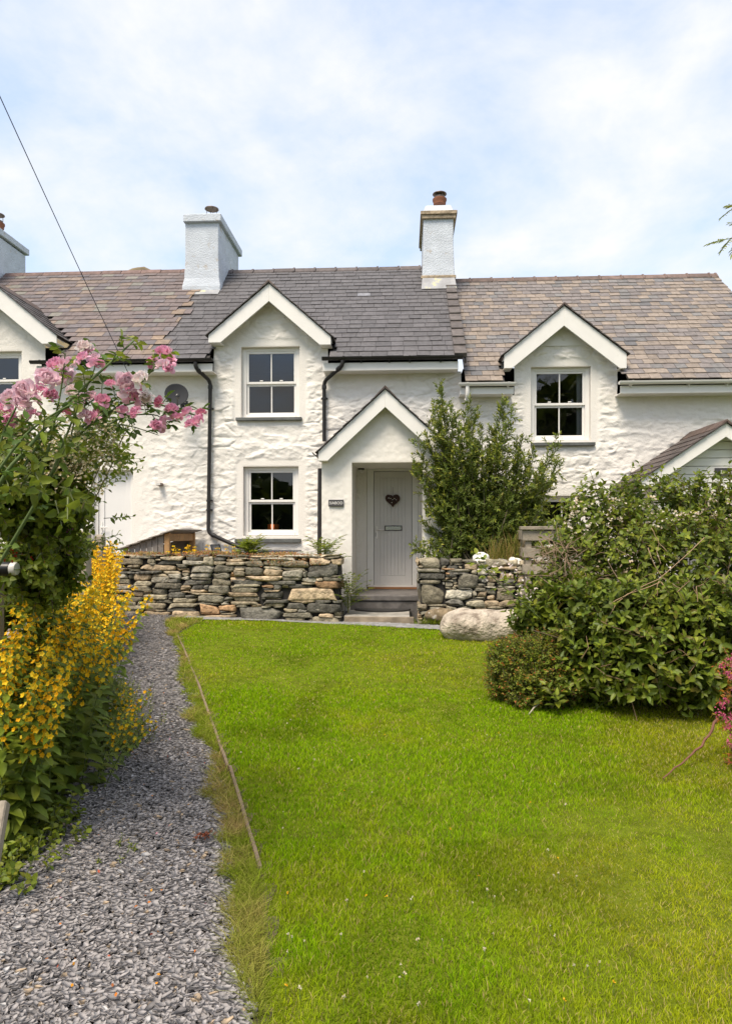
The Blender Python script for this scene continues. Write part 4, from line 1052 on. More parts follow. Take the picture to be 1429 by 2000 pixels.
for y in np.linspace(dense[4][1], dense[-3][1], 5):
    x = interp(pl, y); b = MB(); b.box(x - .045, x - .012, y - .02, y + .02, gz(x, y) - .1, gz(x, y) + .004); b.build('peg', M['wood'], ed)

# ------------------------------------------------------------------ fence, lamp and timber at left
fe = thing('garden_fence', 'old weathered post and wire fence smothered by the rose on the left', 'fence', (-2.2, -7, .1))
fpts = []
for (px, D, pyt, w) in ((-20, 3.42, 1072, .10), (40, 4.3, 1062, .09), (163, 6.2, 1036, .11), (196, 8.2, 1044, .10)):
    p = DP(px, pyt, D); g = gz(p.x, p.y); fpts.append(p)
    b = MB(); n = 8; j = rnd.uniform(-.02, .02)
    b.box(p.x - w / 2, p.x + w / 2, p.y - w / 2, p.y + w / 2, g - .2, p.z - .03)
    b.add([(p.x + sx * w / 2 * q, p.y + sy * w / 2 * q, p.z - .03 + zz) for q, zz in ((1, .001), (.7, .03)) for sx, sy in ((-1, -1), (1, -1), (1, 1), (-1, 1))], [(0, 1, 5, 4), (1, 2, 6, 5), (2, 3, 7, 6), (3, 0, 4, 7), (4, 5, 6, 7)])
    b.build('post', M['wood'], fe, bevel=.006)
for h in (.15, .45, .8):
    for i in range(3):
        a, c = fpts[i].copy(), fpts[i + 1].copy(); a.z -= h; c.z -= h; m_ = a.lerp(c, .5); m_.z -= .03
        b = MB(); b.tube([a, m_, c], .003, 5); b.build('wire', M['metal'], fe)
lpz = DP(14, 1111, 3.1)
gl = thing('garden_lamp', 'round black garden lamp with white lens fixed to the fence post', 'lamp', lpz)
Qx = Matrix.Rotation(R(90), 4, 'Y')
b = MB(); b.lathe(lpz - Vector((.045, 0, 0)), [(.02, 0), (.032, .004), (.032, .06), (.030, .066)], 20, M=Qx); b.build('lamp_body', M['plastic'], gl, smooth='auto')
b = MB(); b.lathe(lpz + Vector((.0212, 0, 0)), [(.029, 0), (.030, .018), (.027, .026), (.015, .029)], 20, M=Qx); b.build('lens', M['lens'], gl, smooth='auto')
p0 = DP(-16, 1690, 2.6); p1 = DP(10, 1566, 2.75)
b = MB(); b.bar((p0.x, p0.y, p0.z - .05), p1, .03, .06); tag(b.build('timber_board', M['wood'], None, p0, bevel=.006), 'short tilted timber board sticking out under the leaves at the path edge', 'board')
# ------------------------------------------------------------------ foliage toolkit
TV = np.array([(0, 0, 0), (.32, 1, .10), (.32, 0, -.06), (.32, -1, .10), (.70, .80, .08), (.70, 0, -.10), (.70, -.80, .08), (1, 0, -.05)])
TF = np.array([(0, 2, 1), (0, 3, 2), (1, 2, 4), (2, 5, 4), (2, 3, 5), (3, 6, 5), (4, 5, 7), (5, 6, 7)])
DV = np.array([(0, 0, 0), (.55, 1, .12), (.55, -1, .12), (1, 0, 0)]); DF = np.array([(0, 2, 1), (1, 2, 3)])
def unit(a): return a / np.maximum(np.linalg.norm(a, axis=-1, keepdims=True), 1e-9)

class Leaves:
    def __init__(s): s.p = []; s.d = []; s.n = []; s.l = []; s.w = []; s.c = []; s.q = []
    def add(s, p, d, n, l, w, c, curl=.15):
        s.p.append(tuple(p)); s.d.append(tuple(d)); s.n.append(tuple(n)); s.l.append(l); s.w.append(w); s.c.append(c); s.q.append(curl)
    def build(s, name, m, parent=None, loc=(0, 0, 0), simple=False, smooth=True):
        P = np.array(s.p); D = unit(np.array(s.d)); N = np.array(s.n); L = np.array(s.l)[:, None]; W = np.array(s.w)[:, None]; q = np.array(s.q)[:, None]
        S = unit(np.cross(N, D)); N = np.cross(D, S)
        T, F = (DV, DF) if simple else (TV, TF)
        V = P[:, None, :] + D[:, None, :] * (T[None, :, 0:1] * L[:, None, :]) + S[:, None, :] * (T[None, :, 1:2] * W[:, None, :] * .5) \
            + N[:, None, :] * ((T[None, :, 2:3] * W[:, None, :] * 1.3) - (T[None, :, 0:1] ** 2) * (q * L)[:, None, :])
        k = len(T); Fx = F[None] + (np.arange(len(P)) * k)[:, None, None]
        C = np.repeat(np.array(s.c), k, 0)
        return np_obj(name, V.reshape(-1, 3), Fx.reshape(-1, 3), m, parent, loc, C, smooth=smooth)

GA = 2.39996
def rv(r, s=1.0): return Vector((r.gauss(0, s), r.gauss(0, s), r.gauss(0, s)))
def pick(cols, r, k=.22):
    c = cols[int(r.random() * len(cols))]; f = r.uniform(1 - k, 1 + k); g = r.uniform(.92, 1.08); return (c[0] * f * g, c[1] * f, c[2] * f)
def shoot(L, B, r, base, d, length, nl, ll, wr, cols, scol=(.10, .12, .04), sr=.003, bend=Vector((0, 0, 0)), ang=1.0, t0=.15, taper=.6, opp=False, stem=True, curl=.15, tipcols=None, jit=.25):
    base = Vector(base); d = Vector(d).normalized(); az = r.uniform(0, 6.28)
    pt = lambda t: base + d * (length * t) + bend * (length * t * t)
    if stem and B is not None: B.tube([pt(0), pt(.5), pt(1)], [sr, sr * .75, sr * .35], 4, scol, cap=False)
    for k in range(nl):
        t = t0 + (1 - t0) * (k + .5) / nl; p = pt(t); cd = (d + bend * (2 * t)).normalized()
        u = cd.orthogonal().normalized(); w = cd.cross(u)
        azs = (az + k * 1.571, az + k * 1.571 + math.pi) if opp else (az + k * GA,)
        for a_ in azs:
            rad = u * math.cos(a_) + w * math.sin(a_); an = ang * (1.15 - .45 * t) + r.gauss(0, .15)
            ld = cd * math.cos(an) + rad * math.sin(an) + rv(r, jit * .4); ln = cd * math.sin(an) - rad * math.cos(an) + Vector((0, 0, .45)) + rv(r, jit)
            s = ll * r.uniform(.75, 1.2) * (1 - taper * max(0, t - .35))
            c = pick(tipcols, r) if (tipcols and t > .72) else pick(cols, r)
            L.add(p, ld, ln, s, s * wr * r.uniform(.85, 1.15), c, curl * r.uniform(.2, 1.8))

def blob(px, py, D, rpx, sq=1.0):                 # foliage lump: centre and radius
    return (DP(px, py, D), rpx * D / FPX, sq)
def blob_pts(bl, n, r, lo=.75, hi=1.02, zmin=None):
    out = []; ws = [b_[1] ** 2 for b_ in bl]; tot = sum(ws)
    while len(out) < n:
        t = r.random() * tot; i = 0
        while t > ws[i]: t -= ws[i]; i += 1
        c, R_, sq = bl[i]; d = rv(r).normalized(); k = r.uniform(lo, hi); p = c + Vector((d.x, d.y, d.z * sq)) * (R_ * k)
        if zmin is not None and p.z < zmin(p): continue
        if any(((p - c2).length < R2 * lo * .85) for j, (c2, R2, s2) in enumerate(bl) if j != i): continue
        out.append((p, d))
    return out
def bush(name, label, cat, bl, n, base, r, ll, wr, cols, nl=7, slen=.16, inner=.5, incols=None, m='leaf', zmin=None, up=.45, opp=False, tipcols=None, lo=.72, ang=1.0, stemcol=(.12, .09, .05), group=None, curl=.15, main=10, sr=.0028, taper=.5, part='foliage'):
    t = thing(name, label, cat, base, group); L = Leaves(); B = MB()
    for p, d in blob_pts(bl, n, r, lo, 1.0, zmin):
        dd = (d + Vector((0, 0, up)) + rv(r, .3)).normalized(); s = slen * r.uniform(.6, 1.35)
        shoot(L, B, r, p - dd * s * .6, dd, s, nl, ll, wr, cols, stemcol, sr, bend=Vector((0, 0, r.uniform(-.25, .1))), opp=opp, tipcols=tipcols, ang=ang, curl=curl, taper=taper)
    for p, d in blob_pts(bl, int(n * inner), r, .35, .75, zmin):  # inner leaves take darker greens where given, painting shade into the shrub's interior
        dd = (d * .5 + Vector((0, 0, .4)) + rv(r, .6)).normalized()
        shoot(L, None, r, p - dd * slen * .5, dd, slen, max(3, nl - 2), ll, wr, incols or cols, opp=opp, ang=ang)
    bs = Vector(base)
    for i in range(main):                          # woody stems from the ground into the lumps
        c, R_, sq = bl[i % len(bl)]; q = bs + Vector((r.gauss(0, .12), r.gauss(0, .12), 0)); e = c + rv(r, R_ * .45)
        mid_ = q.lerp(e, .5) + Vector((r.gauss(0, .06), r.gauss(0, .06), .10)); B.tube([q - Vector((0, 0, .05)), mid_, e], [.014, .010, .004], 5, stemcol)
    B.build('stems', M['stem'], t); f = L.build(part, M[m], t)
    return t, B
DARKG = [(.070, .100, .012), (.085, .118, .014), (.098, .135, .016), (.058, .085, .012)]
MIDG = [(.155, .195, .018), (.130, .175, .017), (.18, .215, .020), (.108, .150, .016)]
LIMEG = [(.23, .275, .022), (.195, .245, .02), (.26, .28, .03), (.165, .21, .02)]

# ------------------------------------------------------------------ right hand shrubs
r = random.Random(21)
zg_ = lambda lift: (lambda p: gz(p.x, p.y) + lift)
br = [blob(1160, 1020, 6.7, 82), blob(1265, 1003, 6.9, 88), blob(1370, 1010, 6.9, 90), blob(1475, 1008, 6.9, 105), blob(1115, 1095, 6.3, 62), blob(1070, 1150, 6.1, 42), blob(1225, 1095, 6.4, 100), blob(1340, 1105, 6.3, 115), blob(1460, 1110, 6.2, 120)]
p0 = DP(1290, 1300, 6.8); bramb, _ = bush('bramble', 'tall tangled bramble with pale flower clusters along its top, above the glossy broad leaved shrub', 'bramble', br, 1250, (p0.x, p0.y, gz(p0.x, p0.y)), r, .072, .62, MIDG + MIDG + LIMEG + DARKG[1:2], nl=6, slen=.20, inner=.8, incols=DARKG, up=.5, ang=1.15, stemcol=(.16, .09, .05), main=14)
L = Leaves(); B = MB(); FL = Leaves()
def flower_cluster(FL, r, p, n, s, cols, pr=.04, petals=5):
    for i in range(n):
        q = p + rv(r, pr * .5); ax = (rv(r) + Vector((0, -.5, .9))).normalized(); u = ax.orthogonal().normalized(); w = ax.cross(u)
        for k in range(petals):
            a_ = 6.283 * k / petals; d = u * math.cos(a_) + w * math.sin(a_) + ax * .35
            FL.add(q, d, ax, s, s * .8, pick(cols, r, .12), -.1)
def cane(L, B, r, pts, cols, ll, wr, n, sr=.006, scol=(.10, .14, .04), leaflets=3, sub=0, droop=.2):
    P = [Vector(q) for q in pts]; rs = [sr * (1 - .6 * i / (len(P) - 1)) for i in range(len(P))]
    cat_ = []
    for i in range(len(P) - 1):                    # Catmull-Rom
        a0, a1, a2, a3 = P[max(i - 1, 0)], P[i], P[i + 1], P[min(i + 2, len(P) - 1)]
        for s in range(6):
            t = s / 6; cat_.append(.5 * ((2 * a1) + (a2 - a0) * t + (2 * a0 - 5 * a1 + 4 * a2 - a3) * t * t + (3 * a1 - a0 - 3 * a2 + a3) * t ** 3))
    cat_.append(P[-1]); m_ = len(cat_)
    B.tube(cat_, [sr * (1 - .65 * i / (m_ - 1)) for i in range(m_)], 6, scol)
    for k in range(n):
        t = (k + r.random()) / n; i = min(int(t * (m_ - 1)), m_ - 2); p = cat_[i].lerp(cat_[i + 1], t * (m_ - 1) - i); cd = (cat_[i + 1] - cat_[i]).normalized()
        u = cd.orthogonal().normalized(); w = cd.cross(u); a_ = k * GA; rad = (u * math.cos(a_) + w * math.sin(a_)); pd = (rad + cd * .5 + Vector((0, 0, .35))).normalized()
        pl_ = ll * r.uniform(.7, 1.1); e = p + pd * pl_; B.tube([p, e], [.0018, .0012], 4, scol, cap=False)
        for q in range(leaflets):
            off = (q // 2) * .45 if leaflets > 1 else 0; sgn = 1 if q % 2 else -1
            if q == leaflets - 1: ld = pd - Vector((0, 0, droop)); bp = e
            else:
                sd = pd.cross(Vector((0, 0, 1))); sd = sd.normalized() if sd.length > .01 else u
                ld = sd * sgn + pd * .45 - Vector((0, 0, droop)); bp = p.lerp(e, 1 - off - .08)
            s = ll * r.uniform(.75, 1.15) * (1.0 if q == leaflets - 1 else .8)
            L.add(bp, ld + rv(r, .15), Vector((0, 0, 1)) + rv(r, .35), s, s * wr, pick(cols, r), .2 * r.uniform(.3, 1.6))
for pts, n in (([(1185, 1040), (1165, 960), (1150, 915)], 8), ([(1230, 1020), (1215, 960), (1195, 945)], 6), ([(1290, 1020), (1262, 960), (1228, 920)], 7), ([(1345, 1010), (1345, 950), (1320, 935)], 6), ([(1400, 1010), (1405, 950), (1420, 925)], 6), ([(1150, 1060), (1118, 1020), (1098, 990)], 6)):
    cane(L, B, r, [DP(px, py, 6.5 - .1 * i) for i, (px, py) in enumerate(pts)], LIMEG + MIDG, .055, .55, n, .005, (.14, .13, .05))
for pts in ([(1110, 1260), (1040, 1195), (975, 1140), (932, 1095)],):
    cane(L, B, r, [DP(px, py, 5.7 - .06 * i) for i, (px, py) in enumerate(pts)], LIMEG + MIDG, .065, .58, 30, .007, (.10, .14, .04)); 
for (px, py) in ((955, 1118), (985, 1125), (965, 1102), (1000, 1120), (1010, 1160), (1035, 1165), (975, 1112), (995, 1108), (1020, 1140), (1045, 1150), (950, 1128)): flower_cluster(FL, r, DP(px, py, 5.6), 5, .014, [(.80, .72, .68), (.75, .62, .6)])
for i in range(76):
    px = r.uniform(1110, 1429); py = r.uniform(930, 1140)
    if py < 990 - .22 * (px - 1120) * (px < 1200): py += 40
    flower_cluster(FL, r, DP(px, py, 6.15 + r.uniform(-.1, .2)), r.randint(4, 9), .0145, [(.76, .70, .58), (.66, .56, .42), (.58, .52, .34), (.45, .32, .20), (.78, .68, .62)], .045)
for i in range(120):                               # dead twigs
    px, py = (r.uniform(1050, 1130), r.uniform(1055, 1130)) if i < 80 else (r.uniform(1150, 1400), r.uniform(1080, 1200))
    a_ = DP(px, py, 6.0 + r.uniform(-.3, .2)); d = (rv(r) + Vector((0, 0, .3))).normalized() * r.uniform(.1, .3); B.tube([a_, a_ + d * .5 + rv(r, .02), a_ + d], [.0035, .003, .0015], 4, (.25, .17, .11), cap=False)
for pts in ([(1185, 1185), (1235, 1155), (1290, 1130), (1375, 1050)], [(1180, 1225), (1200, 1180), (1230, 1160), (1290, 1138)], [(1285, 1135), (1280, 1165), (1310, 1178)], [(1290, 1135), (1340, 1210), (1410, 1270)], [(1265, 1070), (1290, 1130), (1330, 1150)], [(1270, 1035), (1300, 1080)]):
    B.tube([DP(px + r.gauss(0, 2), py + r.gauss(0, 2), 5.2) for px, py in [tuple(np.interp(q / 8 * (len(pts) - 1), range(len(pts)), [p[c] for p in pts]) for c in (0, 1)) for q in range(9)]], .0034, 5, (.33, .22, .13))
L.build('cane_leaves', M['leaf'], bramb); B.build('canes', M['stem'], bramb, smooth=True); o = FL.build('flowers', M['petal'], bramb, simple=True); tag(o, kind='stuff')

hy_ = [blob(1130, 1205, 5.6, 75), blob(1215, 1200, 5.4, 80), blob(1310, 1215, 5.3, 90), blob(1410, 1215, 5.2, 95), blob(1165, 1280, 5.45, 75), blob(1250, 1300, 5.25, 80), blob(1340, 1310, 5.2, 80), blob(1440, 1320, 5.3, 85), blob(1210, 1345, 5.35, 48), blob(1100, 1240, 5.75, 60), blob(1065, 1195, 5.85, 52), blob(1035, 1228, 5.85, 40), blob(1120, 1300, 5.5, 58), blob(1170, 1360, 5.35, 40), blob(1078, 1372, 5.3, 32), blob(1030, 1378, 5.35, 22)]
p0 = DP(1290, 1390, 5.75)
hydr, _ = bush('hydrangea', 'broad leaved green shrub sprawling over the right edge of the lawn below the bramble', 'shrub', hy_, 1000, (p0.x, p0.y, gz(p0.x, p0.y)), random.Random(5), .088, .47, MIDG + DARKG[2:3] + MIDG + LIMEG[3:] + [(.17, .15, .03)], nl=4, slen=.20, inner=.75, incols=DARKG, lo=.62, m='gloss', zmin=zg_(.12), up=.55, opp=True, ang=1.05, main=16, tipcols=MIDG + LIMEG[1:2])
L = Leaves(); B = MB(); r = random.Random(51)       # loose shoots standing clear of the mound
for p, d in blob_pts(hy_ + br[4:], 130, r, .95, 1.08, zg_(.2)):
    dd = (d + Vector((0, 0, .7)) + rv(r, .35)).normalized(); s = r.uniform(.18, .38); shoot(L, B, r, p - dd * .1, dd, s, 5, r.uniform(.05, .085), .48, MIDG + LIMEG, (.16, .10, .05), .004, Vector((0, 0, r.uniform(-.3, 0))), opp=True)
for p, d in blob_pts(hy_, 70, r, .9, 1.0, zg_(.1)):
    dd = (d * .4 + rv(r, .7)).normalized(); s = r.uniform(.12, .3); B.tube([p - dd * s * .5, p + rv(r, .02), p + dd * s * .5], [.004, .003, .0018], 4, (.24, .15, .09), cap=False)
L.build('loose_shoots', M['leaf'], hydr); B.build('twigs', M['stem'], hydr)
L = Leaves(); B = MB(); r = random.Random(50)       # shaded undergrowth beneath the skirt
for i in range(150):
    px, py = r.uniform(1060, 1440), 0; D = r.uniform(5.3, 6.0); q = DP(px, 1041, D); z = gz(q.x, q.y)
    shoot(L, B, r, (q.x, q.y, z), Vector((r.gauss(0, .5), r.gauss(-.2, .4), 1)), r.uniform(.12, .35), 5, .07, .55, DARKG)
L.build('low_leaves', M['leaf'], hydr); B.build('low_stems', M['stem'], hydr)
B = MB()
tip = G(1292, 1522); e = DP(1400, 1405, 4.35); m1 = G(1345, 1492); 
cb = [tip + Vector((0, 0, .012)), m1 + Vector((0, 0, .03)), DP(1380, 1450, 4.2), e]; cb = [cb[0] * (1 - t) ** 3 + cb[1] * 3 * t * (1 - t) ** 2 + cb[2] * 3 * t * t * (1 - t) + cb[3] * t ** 3 + rv(r, .004) for t in [i / 12 for i in range(13)]]
B.tube(cb, [.0035 + .0005 * i for i in range(13)], 7, (.16, .07, .045)); tag(B.build('fallen_branch', M['stem'], None, tip, smooth=True), 'thin reddish brown branch arching down onto the lawn by the pink shrub', 'branch')
B = MB(); B.tube([DP(1031, 1397, 5.25), DP(1042, 1382, 5.3), DP(1067, 1363, 5.35)], [.005, .006, .004], 6, (.38, .33, .26)); tag(B.build('fallen_branch', M['stem'], None, DP(1031, 1397, 5.25)), 'short pale dead twig at the foot of the red tipped bush', 'branch')

rs_ = [blob(990, 1290, 5.6, 44), blob(1040, 1295, 5.6, 62), blob(1090, 1320, 5.5, 58), blob(1030, 1340, 5.5, 52), blob(982, 1330, 5.65, 36), blob(1120, 1290, 5.9, 50)]
p0 = DP(1040, 1385, 5.75)
bush('spiraea', 'low rounded small leaved bush with orange red shoot tips beside the boulder', 'shrub', rs_, 1700, (p0.x, p0.y, gz(p0.x, p0.y)), random.Random(9), .026, .5, MIDG + LIMEG, nl=9, slen=.10, inner=.45, incols=DARKG + MIDG, zmin=zg_(.02), up=.6, tipcols=[(.42, .12, .03), (.34, .19, .03), (.24, .26, .03), (.21, .25, .03), (.19, .24, .03), (.17, .22, .03)], ang=.9, main=6)
# pink spiraea at the right edge
pk = [blob(1450, 1315, 4.2, 42), blob(1455, 1385, 4.15, 45), blob(1462, 1440, 4.15, 40), blob(1468, 1500, 4.1, 42)]
p0 = DP(1490, 1560, 4.2)
pks, _ = bush('pink_spiraea', 'golden leaved shrub with deep pink flower heads at the right edge of the garden', 'shrub', pk, 190, (p0.x, p0.y, gz(p0.x, p0.y)), random.Random(13), .038, .36, [(.16, .19, .02), (.22, .20, .02), (.12, .16, .02), (.34, .15, .02)], nl=8, slen=.13, inner=.4, up=.3, tipcols=[(.42, .18, .02), (.30, .22, .02), (.45, .11, .03)], main=8, stemcol=(.20, .08, .05))
FL = Leaves(); r = random.Random(3)
for (px, py) in ((1405, 1300), (1420, 1290), (1415, 1315), (1428, 1305), (1425, 1325), (1432, 1275), (1400, 1395), (1410, 1405), (1422, 1400), (1405, 1378), (1418, 1420), (1412, 1368), (1428, 1440), (1420, 1452), (1430, 1350)):
    c = DP(px + 4, py, 4.02)
    flower_cluster(FL, r, c, 26, .006, [(.50, .07, .17), (.42, .05, .14), (.60, .16, .26)], .024)
o = FL.build('flowers', M['petal'], pks, simple=True); tag(o, kind='stuff')

# ------------------------------------------------------------------ willow leaved shrub behind the right wall
wb = U(935, 1090, -1.35); wb.z = 1.02
wt = thing('willow_shrub', 'tall upright small leaved evergreen shrub behind the rubble wall, right of the porch', 'shrub', wb)
L = Leaves(); B = MB(); r = random.Random(31)
tips = [(858, 745), (850, 790), (835, 820), (815, 850), (808, 905), (880, 790), (905, 815), (918, 775), (912, 800), (940, 830), (960, 835), (985, 780), (1000, 800), (975, 850), (1020, 850), (1040, 880), (1035, 930), (1055, 915), (1025, 960), (840, 880), (870, 850), (895, 860), (925, 870), (950, 880), (990, 890), (1010, 910), (828, 960), (850, 930), (880, 910), (1050, 985), (1045, 1030), (832, 1020), (840, 1060), (860, 990), (1000, 980), (970, 950), (930, 940), (900, 960), (945, 1000), (1010, 1040), (880, 1040), (985, 1050), (865, 1075), (1040, 1070), (920, 1030), (950, 1060), (900, 1078), (990, 1080), (862, 820), (1062, 945), (1088, 850), (1075, 890), (1060, 1000), (1065, 960), (1040, 1000), (1055, 1050), (1030, 1075), (1020, 1020)]
WG = [(.13, .18, .026), (.155, .20, .030), (.11, .155, .022), (.18, .22, .04), (.14, .18, .05)]; WT = [(.28, .31, .035), (.25, .29, .03), (.32, .31, .06)]
for i, (px, py) in enumerate(tips * 2):
    q = U(px + r.gauss(0, 9) * (i >= len(tips)), py + abs(r.gauss(0, 30)) * (i >= len(tips)), -1.35 + r.uniform(-.42, .45)); base = wb + Vector((r.gauss(0, .22), r.gauss(0, .14), 0))
    ctrl = base.lerp(q, .5) + Vector(((q.x - base.x) * .22, r.gauss(0, .06), -.04)); k = 14
    pts = [base * (1 - t) ** 2 + ctrl * 2 * t * (1 - t) + q * t * t for t in [j / k for j in range(k + 1)]]
    B.tube(pts, [.012 - .0095 * j / k for j in range(k + 1)], 5, (.10, .085, .05))
    ln = (q - base).length
    ns = int(10 + ln * 17)
    for j in range(ns):
        t = .12 + .86 * (j + r.random()) / ns; m_ = min(int(t * k), k - 1); p = pts[m_].lerp(pts[m_ + 1], t * k - m_); cd = (pts[m_ + 1] - pts[m_]).normalized()
        d = (cd * .7 + rv(r, .75) + Vector((0, 0, .15))).normalized(); s = r.uniform(.14, .38) * (1.05 - .5 * t)
        shoot(L, B, r, p, d, s, int(7 + s * 36), .068, .36, WG, (.11, .11, .05), .0022, Vector((0, 0, .1)), ang=.75, t0=.05, taper=.4, tipcols=WT if t > .6 else WG, curl=.08)
    shoot(L, None, r, pts[-3], pts[-1] - pts[-3], (pts[-1] - pts[-3]).length * 1.15, 15, .052, .33, WT + WG, ang=.6, taper=.4)
B.build('stems', M['stem'], wt); L.build('foliage', M['leaf'], wt)
# dry grass tufts in front of it
def grass_tuft(name, label, c, n, h, cols, spread, seed, part=None, w=.006):
    r = random.Random(seed); L = Leaves()
    for i in range(n):
        p = Vector(c) + Vector((r.gauss(0, spread), r.gauss(0, spread * .6), 0)); l = h * r.uniform(.5, 1.1)
        L.add(p, Vector((r.gauss(0, .22), r.gauss(0, .22), 1)), Vector((r.gauss(0, 1), -1, .2)), l, w, pick(cols, r), r.uniform(-.3, .4))
    o = L.build(name, M['grass'], None, c); return tag(o, label, 'grass tuft')
HAY = [(.30, .22, .07), (.20, .20, .04), (.14, .17, .03), (.34, .24, .10)]
c = U(962, 1098, -1.95); grass_tuft('grass_tuft', 'dry straw coloured grass tuft behind the largest white stone', (c.x, c.y, 1.06), 90, .42, HAY, .07, 1)
c = U(1000, 1098, -1.92); grass_tuft('grass_tuft', 'dry straw coloured grass tuft next to the timber bin', (c.x, c.y, 1.06), 110, .50, HAY, .08, 2)
c = G(845, 1222); grass_tuft('grass_tuft', 'small green grass tuft at the foot of the rubble wall by the steps', (c.x, c.y + .12, c.z), 160, .13, LIMEG + MIDG, .12, 3, w=.005)
c = G(860, 1216); 
# mossy stone at wall foot
loose_stone('moss_stone', 'brown mossy stone at the foot of the rubble wall between steps and boulder', 832, 892, 1190, 1216, -2.26, mat('mossy stone', (.20, .15, .09), .95, var=.4, vs=14, bump=1, bs=40, stain=((.5, .46, .42), 10, .56, .08, .8)), 61, 'stone', depth=.3)

# ------------------------------------------------------------------ small plants on the terrace wall
def pinnate(L, B, r, base, d, length, n, ll, cols, wr=.38, bend=Vector((0, 0, -.5)), sr=.003):
    d = Vector(d).normalized(); pt = lambda t: Vector(base) + d * length * t + bend * length * t * t * .5
    B.tube([pt(0), pt(.33), pt(.66), pt(1)], [sr, sr * .8, sr * .6, sr * .3], 4, (.12, .16, .04), cap=False)
    for k in range(n):
        t = .2 + .78 * k / (n - 1); p = pt(t); cd = (d + bend * t).normalized(); sd = cd.cross(Vector((0, 0, 1)))
        sd = sd.normalized() if sd.length > .05 else Vector((1, 0, 0))
        s = ll * (1 - .35 * abs(t - .55) * 2) * r.uniform(.85, 1.15)
        for sg in (-1, 1): L.add(p, sd * sg + cd * .55 + rv(r, .08), Vector((0, 0, 1)) + rv(r, .3), s, s * wr, pick(cols, r), .15)
    L.add(pt(1), d + bend, Vector((0, 0, 1)), ll, ll * wr, pick(cols, r), .15)
def feathery(name, label, base, fr, h, cols, seed, ll=.05, cat='plant', n=7):
    r = random.Random(seed); t = thing(name, label, cat, base); L = Leaves(); B = MB()
    for i in range(fr):
        a_ = i * GA; q = Vector(base) + Vector((0, 0, h * r.uniform(.0, .45)))
        pinnate(L, B, r, q, Vector((math.cos(a_) * .75, math.sin(a_) * .75, r.uniform(.5, 1.3))), h * r.uniform(.45, .75), n, ll, cols)
    for i in range(3): B.tube([Vector(base) - Vector((0, 0, .05)), Vector(base) + Vector((r.gauss(0, .03), r.gauss(0, .03), h * .6))], [.008, .004], 5, (.14, .14, .05))
    B.build('stems', M['stem'], t); L.build('foliage', M['leaf'], t); return t
c = U(490, 1090, -1.75); feathery('ferny_shrub', 'bright yellow green feathery sapling on the long stone wall below the lower window', (c.x, c.y, 1.08), 44, .46, LIMEG, 4, .075)
c = U(636, 1092, -1.55); feathery('elder_sapling', 'green elder sapling at the porch pillar behind the end of the long stone wall', (c.x, c.y, 1.0), 24, .66, LIMEG[1:] + MIDG, 5, .09, n=5)
c = U(680, 1165, -1.85); t = feathery('elder_sapling', 'leafy plant growing in the gap between the long wall and the steps', (c.x, c.y, .36), 40, .74, LIMEG[1:] + MIDG + [(.16, .13, .02)], 6, .07, n=5)
r = random.Random(8)
L = Leaves()                                       # stonecrop along the wall top
SED = [(.40, .16, .07), (.45, .24, .10), (.30, .26, .08), (.50, .34, .14), (.34, .10, .05), (.22, .24, .06)]
for i in range(11000):
    x = r.uniform(-5.2, -1.15); y = r.uniform(WYF - .0, WYB); dens = .45 + .55 * math.sin(x * 4.1 + 1) * math.sin(x * 1.7)
    if -2.6 < x < -1.2: dens += .5
    if r.random() > max(.15, dens): continue
    z = 1.135 - .012 * (x + 2) + r.uniform(-.01, .075 * max(.25, dens))
    if r.random() < .08 and -2.3 < x < -1.2: y = WYF - .02; z -= r.uniform(.02, .13)
    L.add((x, y, z), rv(r) + Vector((0, -.1, .9)), rv(r) + Vector((0, 0, 1)), r.uniform(.022, .045), r.uniform(.010, .017), pick(SED, r), 0)
tag(L.build('stonecrop', M['leaf'], None, (-3, -1.9, 1.1), simple=True), kind='stuff')

